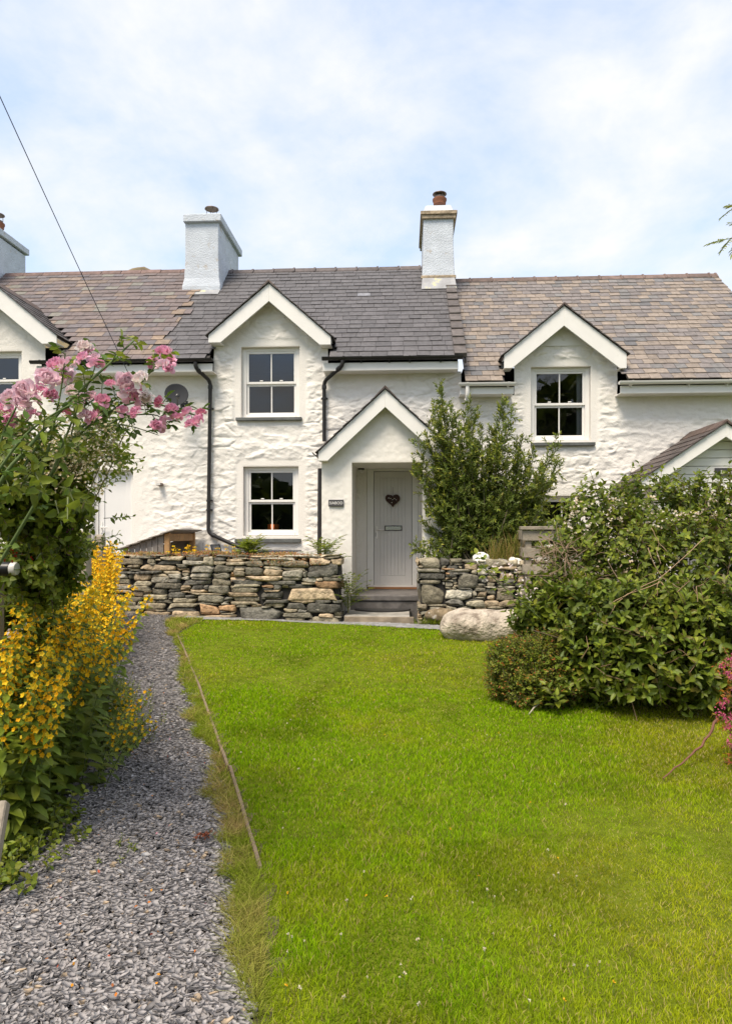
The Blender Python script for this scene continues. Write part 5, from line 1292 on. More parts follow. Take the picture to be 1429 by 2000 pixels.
# ------------------------------------------------------------------ yellow loosestrife
YEL = [(.92, .60, .020), (.90, .55, .016), (.92, .66, .04), (.88, .48, .012)]
LG = [(.165, .22, .020), (.14, .195, .018), (.115, .165, .017), (.20, .24, .022)]
def loosestrife(label, stems, h, seed, ll=.085, fs=.016, f0=.50, fper=5, lean=Vector((.18, -.05, 0)), wh=.055, cat='flowering plant', big=1.0, leafy=True):
    r = random.Random(seed); b0 = stems[0]; cx_ = sum(s[0] for s in stems) / len(stems); cy_ = sum(s[1] for s in stems) / len(stems)
    z0 = stems[0][2] if len(stems[0]) > 2 else gz(cx_, cy_)
    t = thing('yellow_loosestrife', label, cat, (cx_, cy_, z0), 'yellow loosestrife clumps'); L = Leaves(); B = MB(); FL = Leaves(); BK = Leaves()
    for s in stems:
        x, y = s[0], s[1]; z = s[2] if len(s) > 2 else gz(x, y); hh = h * r.uniform(.78, 1.12); d = (Vector((r.gauss(0, .10), r.gauss(0, .10), 1)) + lean * r.uniform(.2, 1.4)).normalized()
        bend = Vector((lean.x * r.uniform(.2, 1.0), lean.y, -.06)); pt = lambda q: Vector((x, y, z - .02)) + d * hh * q + bend * hh * q * q * .8
        B.tube([pt(q / 5) for q in range(6)], [.0035 - .0005 * q for q in range(6)], 4, (.12, .16, .05), cap=False)
        nw = int(hh * .94 / wh); f0_ = f0 + r.gauss(0, .05)
        for k in range(nw):
            q = .06 + .94 * k / nw; p = pt(q); cd = (pt(min(1, q + .05)) - pt(q - .04)).normalized(); u = cd.orthogonal().normalized(); w = cd.cross(u); az = k * .8 + r.random()
            sz = ll * big * (1.12 - .78 * q) * r.uniform(.8, 1.15)
            if leafy or q > .3:
                for j in range(3):
                    a_ = az + j * 2.094; rad = u * math.cos(a_) + w * math.sin(a_); dr = .15 + .5 * (1 - q)
                    L.add(p, rad + cd * .35 - Vector((0, 0, dr * .6)), cd + rad * .2 + rv(r, .15), sz, sz * .42, pick(LG if q > .45 else MIDG + DARKG[2:3], r), .22)
            if f0_ < q < .96:
                for j in range(fper):
                    if r.random() < .16: continue
                    a_ = az + .5 + j * 6.283 / fper + r.gauss(0, .2); rad = u * math.cos(a_) + w * math.sin(a_); fd = (rad + cd * .45 + Vector((0, -.15, .1))).normalized()
                    c = p + fd * r.uniform(.015, .034); fu = fd.orthogonal().normalized(); fw_ = fd.cross(fu); cc = pick(YEL, r, .12)
                    op = r.uniform(.3, .75)
                    for e in range(5):
                        b_ = e * 1.2566; FL.add(c, fu * math.cos(b_) + fw_ * math.sin(b_) + fd * op, fd, fs * r.uniform(.9, 1.1), fs * .78, cc, -.12)
                    FL.add(c - fd * .002, fu + fd * .3, fd, fs * .38, fs * .38, (.42, .12, .01), 0); FL.add(c - fd * .002, -fu + fd * .3, fd, fs * .38, fs * .38, (.42, .12, .01), 0)
            elif q >= .96:
                for j in range(5): L.add(p, cd + rv(r, .4), rv(r), .02, .008, (.16, .20, .03), 0)
    B.build('stems', M['stem'], t); L.build('leaves', M['leaf'], t); o = FL.build('flowers', M['petal'], t, simple=True); tag(o, kind='stuff'); return t
r = random.Random(17)
def bedpts(y0, y1, n, w0, w1, r):
    out = []
    for i in range(n):
        y = r.uniform(y0, y1); x = float(interp(PATHL, y)) - r.uniform(w0, w1); out.append((x, y))
    return out
yD = lambda D: D - 12
loosestrife('nearest and largest yellow loosestrife clump with broad dark leaves beside the slate path', bedpts(yD(3.2), yD(4.5), 92, .0, .80, r) + [(DP(q, 1041, d_).x, yD(d_)) for q, d_ in ((-20, 3.0), (-30, 3.1), (-5, 3.15), (8, 3.2), (-40, 3.05), (-12, 3.1), (5, 3.05), (-35, 3.0), (15, 3.1), (25, 3.15), (0, 3.1), (-15, 3.15))], 1.10, 1, ll=.125, fs=.0165, f0=.56, lean=Vector((.16, -.06, 0)))
loosestrife('middle clump of yellow loosestrife between the broad leaved clump and the far one', bedpts(yD(4.6), yD(6.6), 60, .02, .5, r), 1.05, 2, ll=.085, fs=.017, f0=.45, lean=Vector((.10, -.03, 0)))
loosestrife('farthest dense yellow loosestrife clump against the dry stone wall', bedpts(yD(6.7), yD(9.3), 120, .0, .55, r), 1.12, 3, ll=.075, fs=.019, f0=.28, fper=6, lean=Vector((.06, -.02, 0)), wh=.05)
loosestrife('short sprawling yellow loosestrife leaning out over the slate path', [(float(interp(PATHL, yD(D))) + dx, yD(D)) for D, dx in ((3.9, .06), (4.0, .10), (4.1, .02), (4.3, .08), (3.8, .02), (4.2, .12), (3.7, .05), (4.5, .08), (4.4, .02), (3.75, .10), (4.6, .10))], .52, 4, ll=.07, fs=.0155, f0=.5, fper=3, lean=Vector((.45, -.15, 0)))
for k, (px, n, lab) in enumerate(((360, 16, 'yellow loosestrife spikes in front of the log store behind the long wall'), (425, 7, 'few thin yellow loosestrife spikes behind the long wall by the downpipe foot'))):
    c = U(px, 1085, -1.5); loosestrife(lab, [(c.x + r.gauss(0, .15), c.y + r.gauss(0, .06), .85) for i in range(n)], .50, 20 + k, ll=.06, fs=.016, f0=.42, lean=Vector((0, 0, 0)))

# ------------------------------------------------------------------ pale ground cover, path weeds
def lowplant(label, spots, seed, cols, ll=.035, n=9, name='ground_cover', h=.10, wr=.75, yellow=0):
    r = random.Random(seed); c0 = G(*spots[0]); t = thing(name, label, 'ground cover', c0); L = Leaves(); B = MB()
    for s in spots:
        c = G(*s)
        for i in range(n):
            q = c + Vector((r.gauss(0, .07), r.gauss(0, .07), 0)); q.z = gz(q.x, q.y)
            shoot(L, B, r, q, Vector((r.gauss(0, .6), r.gauss(0, .6), 1)), h * r.uniform(.5, 1.3), 6, ll, wr, cols, ang=1.2, taper=.2)
    B.build('stems', M['stem'], t); L.build('foliage', M['leaf'], t)
    if yellow:
        FL = Leaves()
        for i in range(yellow):
            q = G(*spots[i % len(spots)]) + Vector((r.gauss(0, .07), r.gauss(0, .07), r.uniform(.04, .12))); flower_cluster(FL, r, q, 1, .012, [(.88, .56, .02), (.85, .48, .02)], .01)
        tag(FL.build('flowers', M['petal'], t, simple=True), kind='stuff')
    return t
lowplant('low bright green ground cover under the loosestrife at the lower left path edge', [(20, 1640), (50, 1625), (80, 1615), (100, 1600), (60, 1660), (20, 1690), (95, 1640), (45, 1710), (10, 1720), (0, 1660)], 3, LIMEG + MIDG, .035, 16)
lowplant('straggling weeds with tiny yellow flowers spilling onto the middle of the slate path', [(205, 1370), (225, 1375), (215, 1400), (235, 1410), (225, 1430), (245, 1440), (220, 1460), (210, 1345), (250, 1385), (262, 1420), (240, 1465), (215, 1350), (255, 1455), (235, 1355)], 4, LIMEG + [(.20, .22, .03)], .020, 34, h=.12, wr=.5, yellow=46)
lowplant('tiny green weed growing alone in the slate path', [(246, 1668)], 5, LIMEG, .02, 8, name='path_weed', h=.05, wr=.3)

# ------------------------------------------------------------------ pink rose and its companions on the left
r = random.Random(77)
rb = thing('rose_bush', 'arching rose with ruffled pink double blooms on the left fence', 'rose', G(-60, 1720))
L = Leaves(); B = MB()
RG = [(.090, .150, .022), (.075, .130, .022), (.11, .175, .026), (.080, .135, .03)]; RY = [(.19, .25, .025), (.17, .22, .025), (.23, .25, .035)]
base = G(-160, 1700)
canes = [([(-90, 1250, 2.3), (-10, 970, 2.1), (60, 870, 2.1), (150, 770, 2.15), (225, 700, 2.2), (262, 665, 2.25)], 20, .0085, RY),
         ([(-60, 1200, 2.5), (60, 1000, 2.4), (130, 880, 2.4), (190, 820, 2.4), (270, 785, 2.4), (345, 800, 2.4), (385, 812, 2.4)], 22, .0075, RG),
         ([(60, 1000, 2.4), (140, 860, 2.35), (215, 790, 2.35), (255, 755, 2.35)], 9, .005, RG),
         ([(100, 930, 2.3), (150, 800, 2.3), (185, 720, 2.3), (178, 688, 2.3)], 8, .0045, RG),
         ([(80, 940, 2.3), (110, 810, 2.25), (122, 745, 2.25), (128, 690, 2.2)], 10, .005, RY),
         ([(200, 820, 2.4), (255, 770, 2.4), (300, 720, 2.35), (318, 690, 2.35)], 9, .004, RY),
         ([(-20, 1000, 2.2), (0, 870, 2.2), (30, 800, 2.2), (45, 775, 2.2)], 10, .006, RG),
         ([(140, 880, 2.5), (230, 820, 2.5), (300, 810, 2.45), (330, 830, 2.45)], 11, .0045, RG),
         ([(170, 840, 2.5), (240, 830, 2.5), (310, 850, 2.45)], 7, .004, RG),
         ([(20, 960, 2.3), (90, 850, 2.3), (170, 790, 2.3), (200, 770, 2.3)], 9, .005, RG),
         ([(-10, 930, 2.0), (50, 850, 2.0), (120, 800, 2.0), (170, 780, 2.0)], 8, .005, RG)]
for pts, n, sr, cols in canes:
    cane(L, B, r, [DP(*p) for p in pts], cols + RG[:2], .040, .62, n, sr * .9, (.085, .125, .035), leaflets=5)
for i in range(13):                                # thin hanging twigs
    a_ = DP(r.uniform(120, 270), r.uniform(790, 850), 2.6); e = DP(r.uniform(60, 220), r.uniform(900, 1000), 2.7); m_ = a_.lerp(e, .5) + Vector((.03, 0, .04)); B.tube([a_, m_, e], [.0018, .0022, .003], 4, (.15, .13, .06), cap=False)
B.tube([base, DP(-95, 1300, 2.5), DP(-50, 1000, 2.3)], [.02, .014, .010], 7, (.12, .13, .06))
B.build('canes', M['stem'], rb, smooth=True); L.build('foliage', M['leaf'], rb)
def rose_mesh(seed, pale):
    r = random.Random(seed); Ls = Leaves(); n = 46
    for k in range(n):
        t = k / n; ph = k * GA; th = (.12 + 1.55 * t ** .8); R_ = .42 + .16 * t
        d = Vector((math.sin(th) * math.cos(ph), math.sin(th) * math.sin(ph), math.cos(th)))
        base = d * (.10 + .22 * t) + Vector((0, 0, -.12 * t)); up = Vector((0, 0, 1)); tang = (up - d * d.dot(up)); tang = tang.normalized() if tang.length > .05 else Vector((1, 0, 0))
        ld = (d * (.35 + .8 * t) + tang * (1.0 - .75 * t) + rv(r, .16))
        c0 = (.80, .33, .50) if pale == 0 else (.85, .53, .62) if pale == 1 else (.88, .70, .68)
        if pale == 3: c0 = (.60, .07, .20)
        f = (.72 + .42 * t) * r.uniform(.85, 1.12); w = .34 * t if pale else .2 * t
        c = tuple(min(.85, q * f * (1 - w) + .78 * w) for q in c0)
        Ls.add(base, ld, -d + rv(r, .15), .42 * R_ / .5, .50 * R_ / .5, c, -.42)
    o = Ls.build('blossom', M['petal'], None); me = o.data; bpy.data.objects.remove(o); return me
RM_ = [rose_mesh(s, p) for s, p in ((1, 0), (2, 0), (3, 1), (4, 1), (5, 2), (6, 3))]
bl = [(25, 778, 44, 3), (50, 765, 50, 2), (8, 800, 38, 0), (42, 790, 40, 2), (62, 778, 34, 3), (92, 742, 48, 2), (124, 738, 52, 3), (108, 712, 34, 0), (132, 712, 36, 3), (165, 678, 30, 4), (172, 690, 26, 1), (190, 712, 32, 0), (186, 700, 24, 3), (162, 698, 26, 1), (142, 765, 30, 4), (155, 780, 30, 3), (178, 775, 26, 2), (180, 815, 28, 1), (165, 810, 24, 3), (200, 782, 30, 1), (195, 800, 26, 0), (247, 750, 50, 3), (275, 740, 36, 4), (262, 770, 40, 1), (285, 772, 30, 4), (282, 785, 24, 3), (318, 688, 34, 0), (330, 705, 28, 1), (318, 712, 28, 3), (298, 708, 24, 0), (330, 716, 24, 1), (240, 802, 24, 1), (265, 805, 24, 0), (312, 785, 24, 5), (335, 798, 24, 0), (322, 826, 34, 0), (306, 830, 22, 1), (345, 815, 24, 0), (366, 805, 26, 1), (388, 822, 32, 0), (372, 828, 22, 0), (393, 806, 20, 5), (100, 770, 26, 0), (80, 760, 26, 0), (215, 750, 22, 0), (60, 810, 30, 1), (20, 820, 28, 0), (130, 805, 20, 5)]
rq = random.Random(5)
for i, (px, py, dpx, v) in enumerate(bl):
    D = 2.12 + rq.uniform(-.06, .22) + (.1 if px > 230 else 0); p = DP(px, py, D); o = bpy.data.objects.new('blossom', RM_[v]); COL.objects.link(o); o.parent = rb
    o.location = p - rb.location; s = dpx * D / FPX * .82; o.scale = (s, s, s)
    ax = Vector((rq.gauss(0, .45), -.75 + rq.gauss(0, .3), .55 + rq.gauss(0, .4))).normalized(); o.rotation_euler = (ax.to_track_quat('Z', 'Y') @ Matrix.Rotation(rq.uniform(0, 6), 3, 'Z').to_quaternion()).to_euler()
# dense leafy climber below the rose
cl = [blob(-40, 880, 2.7, 90), blob(30, 900, 2.75, 75), blob(95, 940, 2.85, 78), blob(-40, 965, 2.6, 85), blob(88, 1008, 2.9, 72), blob(112, 1000, 3.2, 52), blob(118, 1062, 3.5, 44), blob(80, 1110, 3.3, 75), blob(0, 1140, 3.8, 85), blob(60, 1190, 3.7, 60), blob(130, 900, 3.0, 42)]
p0 = G(-260, 1640)
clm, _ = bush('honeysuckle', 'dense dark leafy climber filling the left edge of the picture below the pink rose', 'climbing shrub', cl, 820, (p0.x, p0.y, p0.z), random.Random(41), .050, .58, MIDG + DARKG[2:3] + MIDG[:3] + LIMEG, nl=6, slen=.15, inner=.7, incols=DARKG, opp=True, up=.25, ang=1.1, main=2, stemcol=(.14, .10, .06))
L = Leaves(); B = MB(); FL = Leaves(); r = random.Random(6)
for i in range(24):                                # larger near leaves and sprays
    px, py = r.uniform(-10, 140), r.uniform(830, 1010); p = DP(px, py, r.uniform(2.0, 2.4)); d = Vector((r.uniform(.2, 1), -.5, r.uniform(-.6, .5))).normalized()
    shoot(L, B, r, p, d, .12, 5, .046, .54, MIDG + MIDG + LIMEG[1:2], sr=.003, ang=1.1, curl=.3)
for i in range(60):
    p = DP(r.uniform(135, 225), r.uniform(820, 920), r.uniform(2.5, 3.1)); shoot(L, B, r, p, Vector((.6, -.3, r.uniform(-.4, .8))), r.uniform(.08, .2), 7, .034, .52, MIDG + LIMEG, sr=.0022)
for i in range(26):
    p = DP(r.uniform(120, 235), r.uniform(890, 1090), r.uniform(3.0, 3.6)); shoot(L, B, r, p, Vector((1, -.3, r.uniform(-.2, .6))), r.uniform(.08, .2), 7, .03, .5, MIDG, sr=.0022)
cane(L, B, r, [DP(150, 960, 3.0), DP(190, 955, 3.0), DP(228, 940, 3.0)], DARKG + MIDG, .03, .5, 12, .003, leaflets=1)
cane(L, B, r, [DP(150, 1060, 3.4), DP(190, 1055, 3.4), DP(230, 1044, 3.4)], DARKG + MIDG, .02, .5, 14, .0025, leaflets=1)
cane(L, B, r, [DP(120, 915, 2.8), DP(165, 905, 2.8), DP(235, 870, 2.8)], MIDG, .03, .5, 5, .004, (.22, .15, .09), leaflets=1)
cane(L, B, r, [DP(150, 908, 2.8), DP(200, 895, 2.8), DP(240, 885, 2.8)], MIDG, .03, .5, 3, .003, (.22, .15, .09), leaflets=1)
L.build('near_leaves', M['leaf'], clm); B.build('near_stems', M['stem'], clm)
for i in range(190):
    px = r.uniform(0, 235); py = 850 + r.gauss(0, 42) + .1 * px
    flower_cluster(FL, r, DP(px, py, 2.3 + r.uniform(-.1, .4)), r.randint(3, 7), .007, [(.62, .52, .36), (.50, .42, .22), (.72, .66, .55), (.34, .28, .12)], .03)
for i in range(40): flower_cluster(FL, r, DP(r.uniform(10, 90), r.uniform(1010, 1100), 2.85), 2, .006, [(.50, .03, .02)], .012)
for i in range(12): flower_cluster(FL, r, DP(137 + r.gauss(0, 5), r.uniform(1022, 1100), 2.95), 2, .009, [(.50, .14, .50)], .01)
flower_cluster(FL, r, DP(36, 1236, 3.1), 14, .010, [(.75, .68, .66)], .04)
o = FL.build('flowers', M['petal'], clm, simple=True); tag(o, kind='stuff')

# ------------------------------------------------------------------ rowan branch entering at upper right
rw = G(1900, 1440); rwt = thing('rowan_tree', 'rowan tree whose feathery leaf sprays enter at the right edge of the sky', 'tree', rw)
B = MB(); L = Leaves(); r = random.Random(2)
top = DP(1760, -150, 4.9)
B.tube([rw - Vector((0, 0, .1)), rw.lerp(top, .25) + Vector((.03, .02, 0)), rw.lerp(top, .5) + Vector((-.03, 0, 0)), rw.lerp(top, .75) + Vector((.03, 0, 0)), top], [.085, .066, .052, .036, .014], 10, (.20, .18, .15)); B.build('trunk', M['stem'], rwt, smooth=True)
B = MB()
for i in range(12):
    q = rw.lerp(top, .5 + .045 * i); e = q + Vector((r.uniform(-.5, .9), r.uniform(-.6, .8), r.uniform(.2, .7))); B.tube([q, q.lerp(e, .5) + Vector((0, 0, .06)), e], [.02, .012, .004], 6, (.18, .13, .09))
for (pts) in ([(1810, 460), (1650, 420), (1520, 440), (1440, 462), (1424, 466)], [(1800, 380), (1650, 330), (1540, 370), (1460, 400), (1436, 410)], [(1780, 280), (1660, 250), (1560, 300), (1480, 350)], [(1820, 560), (1650, 520), (1560, 520), (1480, 530)]):
    B.tube([DP(px, py, 4.6 - .05 * i) for i, (px, py) in enumerate(pts)], [.022, .016, .010, .006, .003][:len(pts)], 6, (.18, .13, .09))
B.build('branches', M['stem'], rwt, smooth=True)
B = MB()
def spray(px, py, ex, ey, n=9, ll=.05, D=4.5):
    a_ = DP(px, py, D); e = DP(ex, ey, D - .03); pinnate(L, B, r, a_, e - a_, (e - a_).length * 1.05, n, ll, [(.24, .27, .03), (.28, .28, .03), (.20, .23, .05)], wr=.27, bend=Vector((-.15, 0, -.25)))
spray(1426, 466, 1388, 470); spray(1430, 462, 1412, 484, 7, .045); spray(1440, 400, 1414, 418, 8, .045); spray(1445, 402, 1424, 398, 6); spray(1440, 466, 1432, 490, 7); spray(1445, 440, 1428, 432, 5, .04)
for i in range(420):
    px, py = r.gauss(1740, 110), r.gauss(180, 190)
    if px < 1475 or py > 640: continue
    spray(px, py, px + r.uniform(-45, 40), py + r.uniform(-15, 50), D=r.uniform(4.1, 5.6))
B.build('leaf_stalks', M['stem'], rwt); L.build('crown', M['leaf'], rwt)

# ------------------------------------------------------------------ wood on the slope behind the viewer (seen in the panes)
L = Leaves(); r = random.Random(12)
for i in range(9000):
    x = r.uniform(-34, 42); y = -40 - r.uniform(0, 14); hmax = 5.6 + .5 * math.sin(x * .35) + .6 * math.sin(x * .9 + 1) + 9.5 / (1 + math.exp(-(x - 8) * .7))
    z = r.uniform(0, 1) ** .8 * hmax; L.add((x, y, z), rv(r), rv(r) + Vector((0, .6, .5)), 1.5, 1.2, pick(DARKG + MIDG[:1], r), .1)
tag(L.build('woodland', M['leaf'], None, (0, -45, 0), simple=True), kind='stuff')
# ------------------------------------------------------------------ lawn blades, dry verge, slate chips
g = np.random.default_rng(3)
def frustum_pts(n, D0, D1, pw, pxl=-120, pxr=1549):
    u = g.random(n); D = (D0 ** pw + u * (D1 ** pw - D0 ** pw)) ** (1 / pw) if pw else D0 * (D1 / D0) ** u
    px = g.uniform(pxl, pxr, n); lx = (px - CX) / FPX * D
    x = RT.x * lx + FW.x * D; y = RT.y * lx + FW.y * D - 12
    return x, y, D
def blades(x, y, h, w, col, lean, m, name):
    n = len(x); z = gzn(x, y) - .008
    az = g.uniform(0, 2 * np.pi, n); S = np.stack([np.cos(az), np.sin(az), np.zeros(n)], 1); laz = g.uniform(0, 2 * np.pi, n)
    Ld = np.stack([np.cos(laz), np.sin(laz), np.zeros(n)], 1) * (lean * h)[:, None]; up = np.array([0, 0, 1.])
    P = np.stack([x, y, z], 1); H = h[:, None]; W = w[:, None]
    V = np.stack([P - S * W, P + S * W, P + up * H * .55 + Ld * .35 - S * W * .8, P + up * H * .55 + Ld * .35 + S * W * .8, P + up * H * .93 + Ld], 1)
    q = np.arange(n)[:, None] * 5
    F4 = q + np.array([[0, 1, 3, 2]]); F3 = q + np.array([[2, 3, 4]])
    C = np.repeat(col, 5, 0).reshape(n, 5, 3).copy(); C[:, :2] *= .80; C[:, 4] *= 1.1
    return np_obj(name, V.reshape(-1, 3), [F4, F3], m, None, (0, -6, 0), C.reshape(-1, 3))
xs, ys, Ds = [], [], []
for (n, a, b_, pw) in ((120000, 1.75, 3.2, 1.4), (175000, 3.2, 6.0, 1.3), (130000, 6.0, 10.6, 1.3)):
    x, y, D = frustum_pts(n, a, b_, pw); xs.append(x); ys.append(y); Ds.append(D)
x, y, D = frustum_pts(110000, 2.2, 9.0, 1.3, 1549, 2500); xs.append(x); ys.append(y); Ds.append(D)
x = np.concatenate(xs); y = np.concatenate(ys); D = np.concatenate(Ds)
px_edge = interp(PLANK, y); pr = interp(PATHR, y)
k = (y < lawn_front(x) - .03) & (x > px_edge + (.03 * n2(x, y, 9, 87, 2)) * (y < PLANK[1][1])); x, y, D = x[k], y[k], D[k]
pt = n2(x, y, .9, 71, 4) * 1.25; fine = n2(x, y, 6, 73, 3); tall = np.clip(.5 + .8 * n2(x, y, 3.2, 75, 3), .2, 1.3)
h = (.015 + .019 * tall) * g.uniform(.6, 1.25, len(x)); h *= np.where(D > 6, .95, 1)
w = .0013 * np.maximum(1, D / 2.6) * g.uniform(.8, 1.3, len(x))
base = np.array([(.225, .385, .005), (.265, .425, .006), (.31, .44, .008), (.18, .33, .005)])[g.integers(0, 4, len(x))]
yel = np.clip(.22 + .9 * pt + .5 * fine + .75 * np.clip((x - .5) / 1.6, 0, 1) * np.clip((6.5 - D) / 2, 0, 1) + .25 * np.clip((9.6 - D) / -1.0, 0, 1), 0, 1)[:, None]
moss = np.clip(n2(x, y, 2.6, 91, 4) * 2.2 - .25, 0, 1)[:, None]
straw = (g.random(len(x)) < .06 + .12 * yel[:, 0])[:, None]
col = base * (1 - .62 * yel) + np.array([.50, .45, .022]) * (.62 * yel)
col = col * (1 - .38 * moss); h = h * (1 - .25 * moss[:, 0])
col = np.where(straw, np.array([.50, .40, .15]), col) * g.uniform(.78, 1.22, (len(x), 1))
tag(blades(x, y, h, w, col, g.uniform(.1, 1.0, len(x)), M['grass'], 'grass'), kind='stuff')
# verge between edging board and slate
D = 1.7 * (10.4 / 1.7) ** g.random(150000); y = D - 12.2; pe = interp(PLANK, y); pr = interp(PATHR, y); x = pr - .16 + g.random(len(y)) * (pe - pr + .20)
edge = pr + .10 * n2(x, y, 3, 77, 3) + .05 * n2(x, y, 12, 78, 2)
k = (x < pe - .004 + .05 * (y < PLANK[1][1])) & (x > edge) & (y < lawn_front(x) + .02) & (n2(x, y, 4, 79, 3) + g.uniform(-.2, .7, len(x)) > -.15); x, y, D = x[k], y[k], D[k]
dry = np.clip(.40 + 1.0 * n2(x, y, 2.3, 81, 3) + .9 * n2(x, y, 11, 82, 2) + g.uniform(-.45, .45, len(x)), 0, 1) * np.clip(.3 + (D - 2) / 2.2, .3, 1)
dry = dry[:, None]
col = np.array([.24, .31, .022]) * (1 - dry) + np.array([.46, .34, .14]) * dry; col = col * g.uniform(.65, 1.25, (len(x), 1))
tag(blades(x, y, .034 * g.uniform(.4, 1.3, len(x)) * np.where(g.random(len(x)) < .15, 1.9, 1), .0013 * np.maximum(1, D / 2.8), col, g.uniform(.5, 1.9, len(x)), M['grass'], 'verge_grass'), kind='stuff')
sheet('verge_soil', -4, 1, -14, -1.9, .06, mat('verge earth', (.10, .085, .04), .95, var=.4, vs=14, bump=1, bs=60, bdist=.02), lambda a, b_: gzn(a, b_) - .004 + .008 * n2(a, b_, 6, 4, 2), keep=lambda a, b_: (a < interp(PLANK, b_) + .05) & (a > interp(PATHR, b_) + .02) & (b_ < lawn_front(a)))
# slate chips
def chips(n, D0, D1, s0, s1, name):
    x, y, D = frustum_pts(n, D0, D1, 1.6, -400, 700)
    k = (x > interp(PATHL, y) - .16 + .08 * n2(x, y, 4, 83, 2)) & (x < interp(PATHR, y) + .05 + .08 * n2(x, y, 4, 84, 2)) & (y < -2.05); x, y, D = x[k], y[k], D[k]; m = len(x)
    s = 1.15 * g.uniform(s0, s1, m) * np.where(g.random(m) < .12, 1.45, 1); az = g.uniform(0, 2 * np.pi, m); el = g.uniform(.32, .70, m); th = s * g.uniform(.08, .16, m)
    na = 5; a = (np.arange(na) + g.uniform(-.40, .40, (m, na))) * 2 * np.pi / na; rr = g.uniform(.66, 1.25, (m, na))
    lx = np.cos(a) * rr * s[:, None] * .5; ly = np.sin(a) * rr * (s * el)[:, None] * .5
    z0 = np.zeros_like(lx); top = np.stack([lx * .93, ly * .93, z0 + th[:, None]], -1); bot = np.stack([lx, ly, z0], -1); Vv = np.concatenate([top, bot], 1)
    t1 = g.normal(0, .14, m); t2 = g.normal(0, .14, m); ca, sa = np.cos(az)[:, None], np.sin(az)[:, None]
    X_ = Vv[..., 0] * ca - Vv[..., 1] * sa; Y_ = Vv[..., 0] * sa + Vv[..., 1] * ca; Z_ = Vv[..., 2] + X_ * np.tan(t1)[:, None] + Y_ * np.tan(t2)[:, None]
    z = gzn(x, y) + g.uniform(-.004, .007, m) + .008 * n2(x, y, 3, 85, 2)
    V = np.stack([X_ + x[:, None], Y_ + y[:, None], Z_ + z[:, None]], -1).reshape(-1, 3); q = np.arange(m)[:, None] * 2 * na
    Ft = q + np.arange(na)[None]; Fs = np.concatenate([q + np.array([[i, (i + 1) % na, na + (i + 1) % na, na + i]]) for i in range(na)])
    k = g.uniform(.82, 1.18, (m, 1)); c = np.array([.285, .264, .258]) * k; t = g.random(m)
    c = np.where((t < .022)[:, None], np.array([.38, .29, .20]) * k, c); c = np.where((t > .985)[:, None], np.array([.46, .44, .43]) * k, c); c = np.where(((t > .05) & (t < .22))[:, None], np.array([.165, .154, .152]) * k, c)
    return tag(np_obj(name, V, [Ft, Fs], M['chip'], None, (0, -8, 0), np.repeat(c, 2 * na, 0)), kind='stuff')
chips(78000, 1.75, 5.2, .017, .034, 'slate_chips')
chips(60000, 5.2, 10.6, .020, .034, 'far_slate_chips')
# fallen petals, clover heads and daisies
r = random.Random(90); FL = Leaves()
for i in range(90):
    p = G(r.uniform(60, 420), r.uniform(1450, 1960)) if i < 60 else G(r.uniform(230, 340), r.uniform(1260, 1450))
    if not (interp(PATHL, p.y) - .1 < p.x < interp(PATHR, p.y) + .05): continue
    FL.add(p + Vector((0, 0, .028)), rv(r), Vector((0, 0, 1)) + rv(r, .3), r.uniform(.010, .02), .011, pick([(.70, .30, .02), (.62, .20, .03), (.6, .3, .36), (.42, .16, .06), (.55, .12, .06)], r), 0)
tag(FL.build('fallen_petals', M['petal'], None, (-1, -8, 0), simple=True), kind='stuff')
B = MB(); FL = Leaves()
for i in range(110):
    if i < 60: p = G(r.uniform(520, 1200), r.uniform(1500, 1990))
    else: p = G(r.uniform(420, 1000), r.uniform(1225, 1500))
    if p.x < interp(PLANK, p.y) + .05: continue
    big_ = r.random() < .14; z = r.uniform(.025, .045); s = .0085 if big_ else r.uniform(.004, .0065)
    if r.random() < .8:
        for k in range(14):
            d = (rv(r) + Vector((0, 0, .5))).normalized(); FL.add(p + Vector((0, 0, z)), d, rv(r), s, s * .5, pick([(.74, .70, .54), (.64, .54, .38)], r), 0)
    else:
        for k in range(5): FL.add(p + Vector((0, 0, z)), rv(r) + Vector((0, 0, 1)), Vector((0, 0, 1)), .008, .006, (.75, .42, .02), 0)
    B.tube([p, p + Vector((0, 0, z))], .0012, 4, (.10, .15, .03), cap=False)
cf = FL.build('clover_flowers', M['petal'], None, (0, -8, 0), simple=True); tag(cf, kind='stuff')
B.build('stalks', M['stem'], cf)
L = Leaves()
for i in range(40):
    p = G(395 + r.gauss(0, 7), 1644 + r.gauss(0, 2)); L.add(p + Vector((0, 0, .03)), rv(r), Vector((0, 0, 1)) + rv(r, .5), .025, .01, pick([(.25, .07, .03), (.18, .06, .03)], r), .1)
tag(L.build('dead_leaf', M['leaf'], None, G(395, 1644), simple=True), 'reddish brown dead leaf scraps at the grass edge of the slate path', 'dead leaf')

# ------------------------------------------------------------------ light, sky, camera
SUN_AZ, SUN_EL = R(-152), R(60)
sd = Vector((math.sin(SUN_AZ) * math.cos(SUN_EL), math.cos(SUN_AZ) * math.cos(SUN_EL), math.sin(SUN_EL)))
ld = bpy.data.lights.new('Sun', 'SUN'); ld.energy = 1.5; ld.angle = R(25); ld.color = (1.0, .89, .73)
lo = bpy.data.objects.new('Sun', ld); COL.objects.link(lo); lo.rotation_euler = (-sd).to_track_quat('-Z', 'Y').to_euler(); lo.location = (0, 0, 20)
w = bpy.data.worlds.new('World'); scene.world = w; w.use_nodes = True; nt = w.node_tree; N = nt.nodes; Lk = nt.links
bg = N['Background']; bg.inputs['Strength'].default_value = .1
sky = N.new('ShaderNodeTexSky'); sky.sky_type = 'NISHITA'; sky.sun_disc = False; sky.sun_elevation = SUN_EL; sky.sun_rotation = SUN_AZ
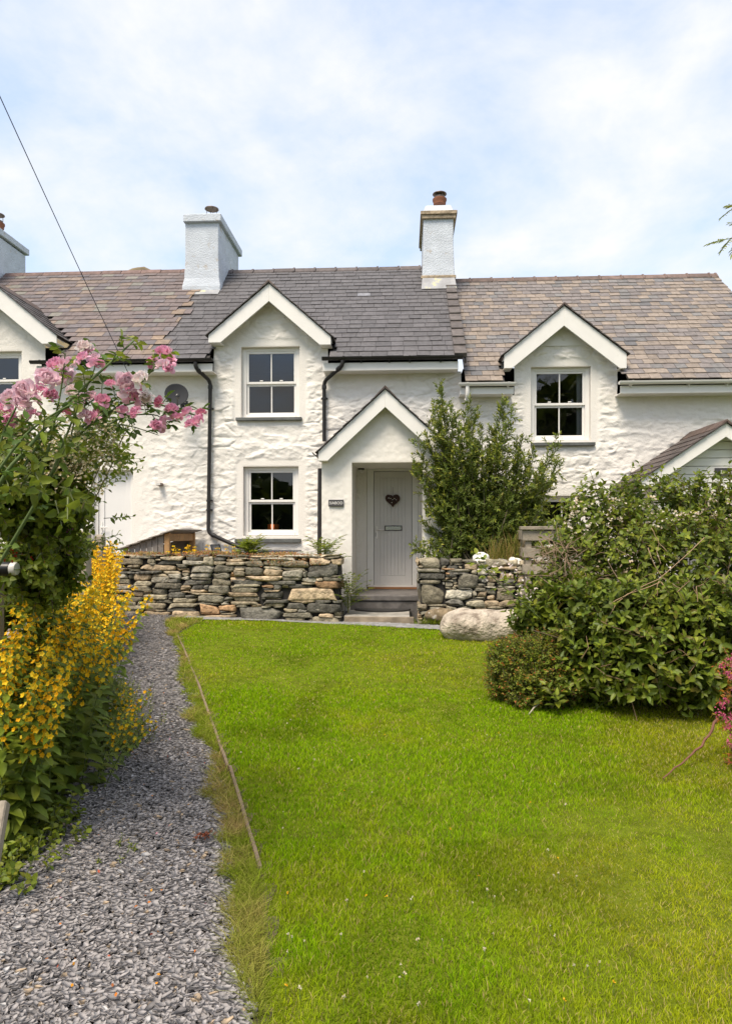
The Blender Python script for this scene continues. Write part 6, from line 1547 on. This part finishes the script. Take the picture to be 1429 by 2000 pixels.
tc = N.new('ShaderNodeTexCoord'); sep = N.new('ShaderNodeSeparateXYZ'); Lk.new(tc.outputs['Generated'], sep.inputs[0])
ad = N.new('ShaderNodeMath'); ad.operation = 'ADD'; ad.inputs[1].default_value = .28; Lk.new(sep.outputs['Z'], ad.inputs[0])
mxz = N.new('ShaderNodeMath'); mxz.operation = 'MAXIMUM'; mxz.inputs[1].default_value = .12; Lk.new(ad.outputs[0], mxz.inputs[0])
dv = N.new('ShaderNodeVectorMath'); dv.operation = 'DIVIDE'; Lk.new(tc.outputs['Generated'], dv.inputs[0])
cmb = N.new('ShaderNodeCombineXYZ')
for i in range(3): Lk.new(mxz.outputs[0], cmb.inputs[i])
Lk.new(cmb.outputs[0], dv.inputs[1])
mp = N.new('ShaderNodeMapping'); mp.inputs['Scale'].default_value = (1.0, 1.0, .6); mp.inputs['Location'].default_value = (CLOUD_X, CLOUD_Y, 0); mp.inputs['Rotation'].default_value = (0, 0, R(12)); Lk.new(dv.outputs[0], mp.inputs[0])
n1 = N.new('ShaderNodeTexNoise'); n1.inputs['Scale'].default_value = 3.0; n1.inputs['Detail'].default_value = 10; n1.inputs['Roughness'].default_value = .58; n1.inputs['Distortion'].default_value = .18; Lk.new(mp.outputs[0], n1.inputs['Vector'])
mr = N.new('ShaderNodeMapRange'); mr.inputs[1].default_value = .36; mr.inputs[2].default_value = .66; Lk.new(n1.outputs['Fac'], mr.inputs[0])
veil = N.new('ShaderNodeMix'); veil.data_type = 'RGBA'; veil.inputs[0].default_value = .62; Lk.new(sky.outputs[0], veil.inputs[6]); veil.inputs[7].default_value = (*VEIL, 1)
mx = N.new('ShaderNodeMix'); mx.data_type = 'RGBA'; Lk.new(mr.outputs[0], mx.inputs[0]); Lk.new(veil.outputs[2], mx.inputs[6]); mx.inputs[7].default_value = (*CLOUD, 1)
Lk.new(mx.outputs[2], bg.inputs['Color'])

cd = bpy.data.cameras.new('Camera'); co = bpy.data.objects.new('Camera', cd); COL.objects.link(co); scene.camera = co
co.location = CAM; co.rotation_euler = (R(90), 0, PSI); cd.sensor_fit = 'VERTICAL'; cd.sensor_height = 36; cd.lens = 36 * FPX / 2000
cd.shift_y = 41 / 2000; cd.clip_start = .05; cd.clip_end = 1000
scene.view_settings.view_transform = 'Standard'; scene.view_settings.look = 'None'; scene.view_settings.gamma = 1; scene.view_settings.exposure = EXPO
scene.render.engine = 'CYCLES'
cy = scene.cycles; cy.max_bounces = 7; cy.diffuse_bounces = 4; cy.transparent_max_bounces = 12; cy.use_denoising = True
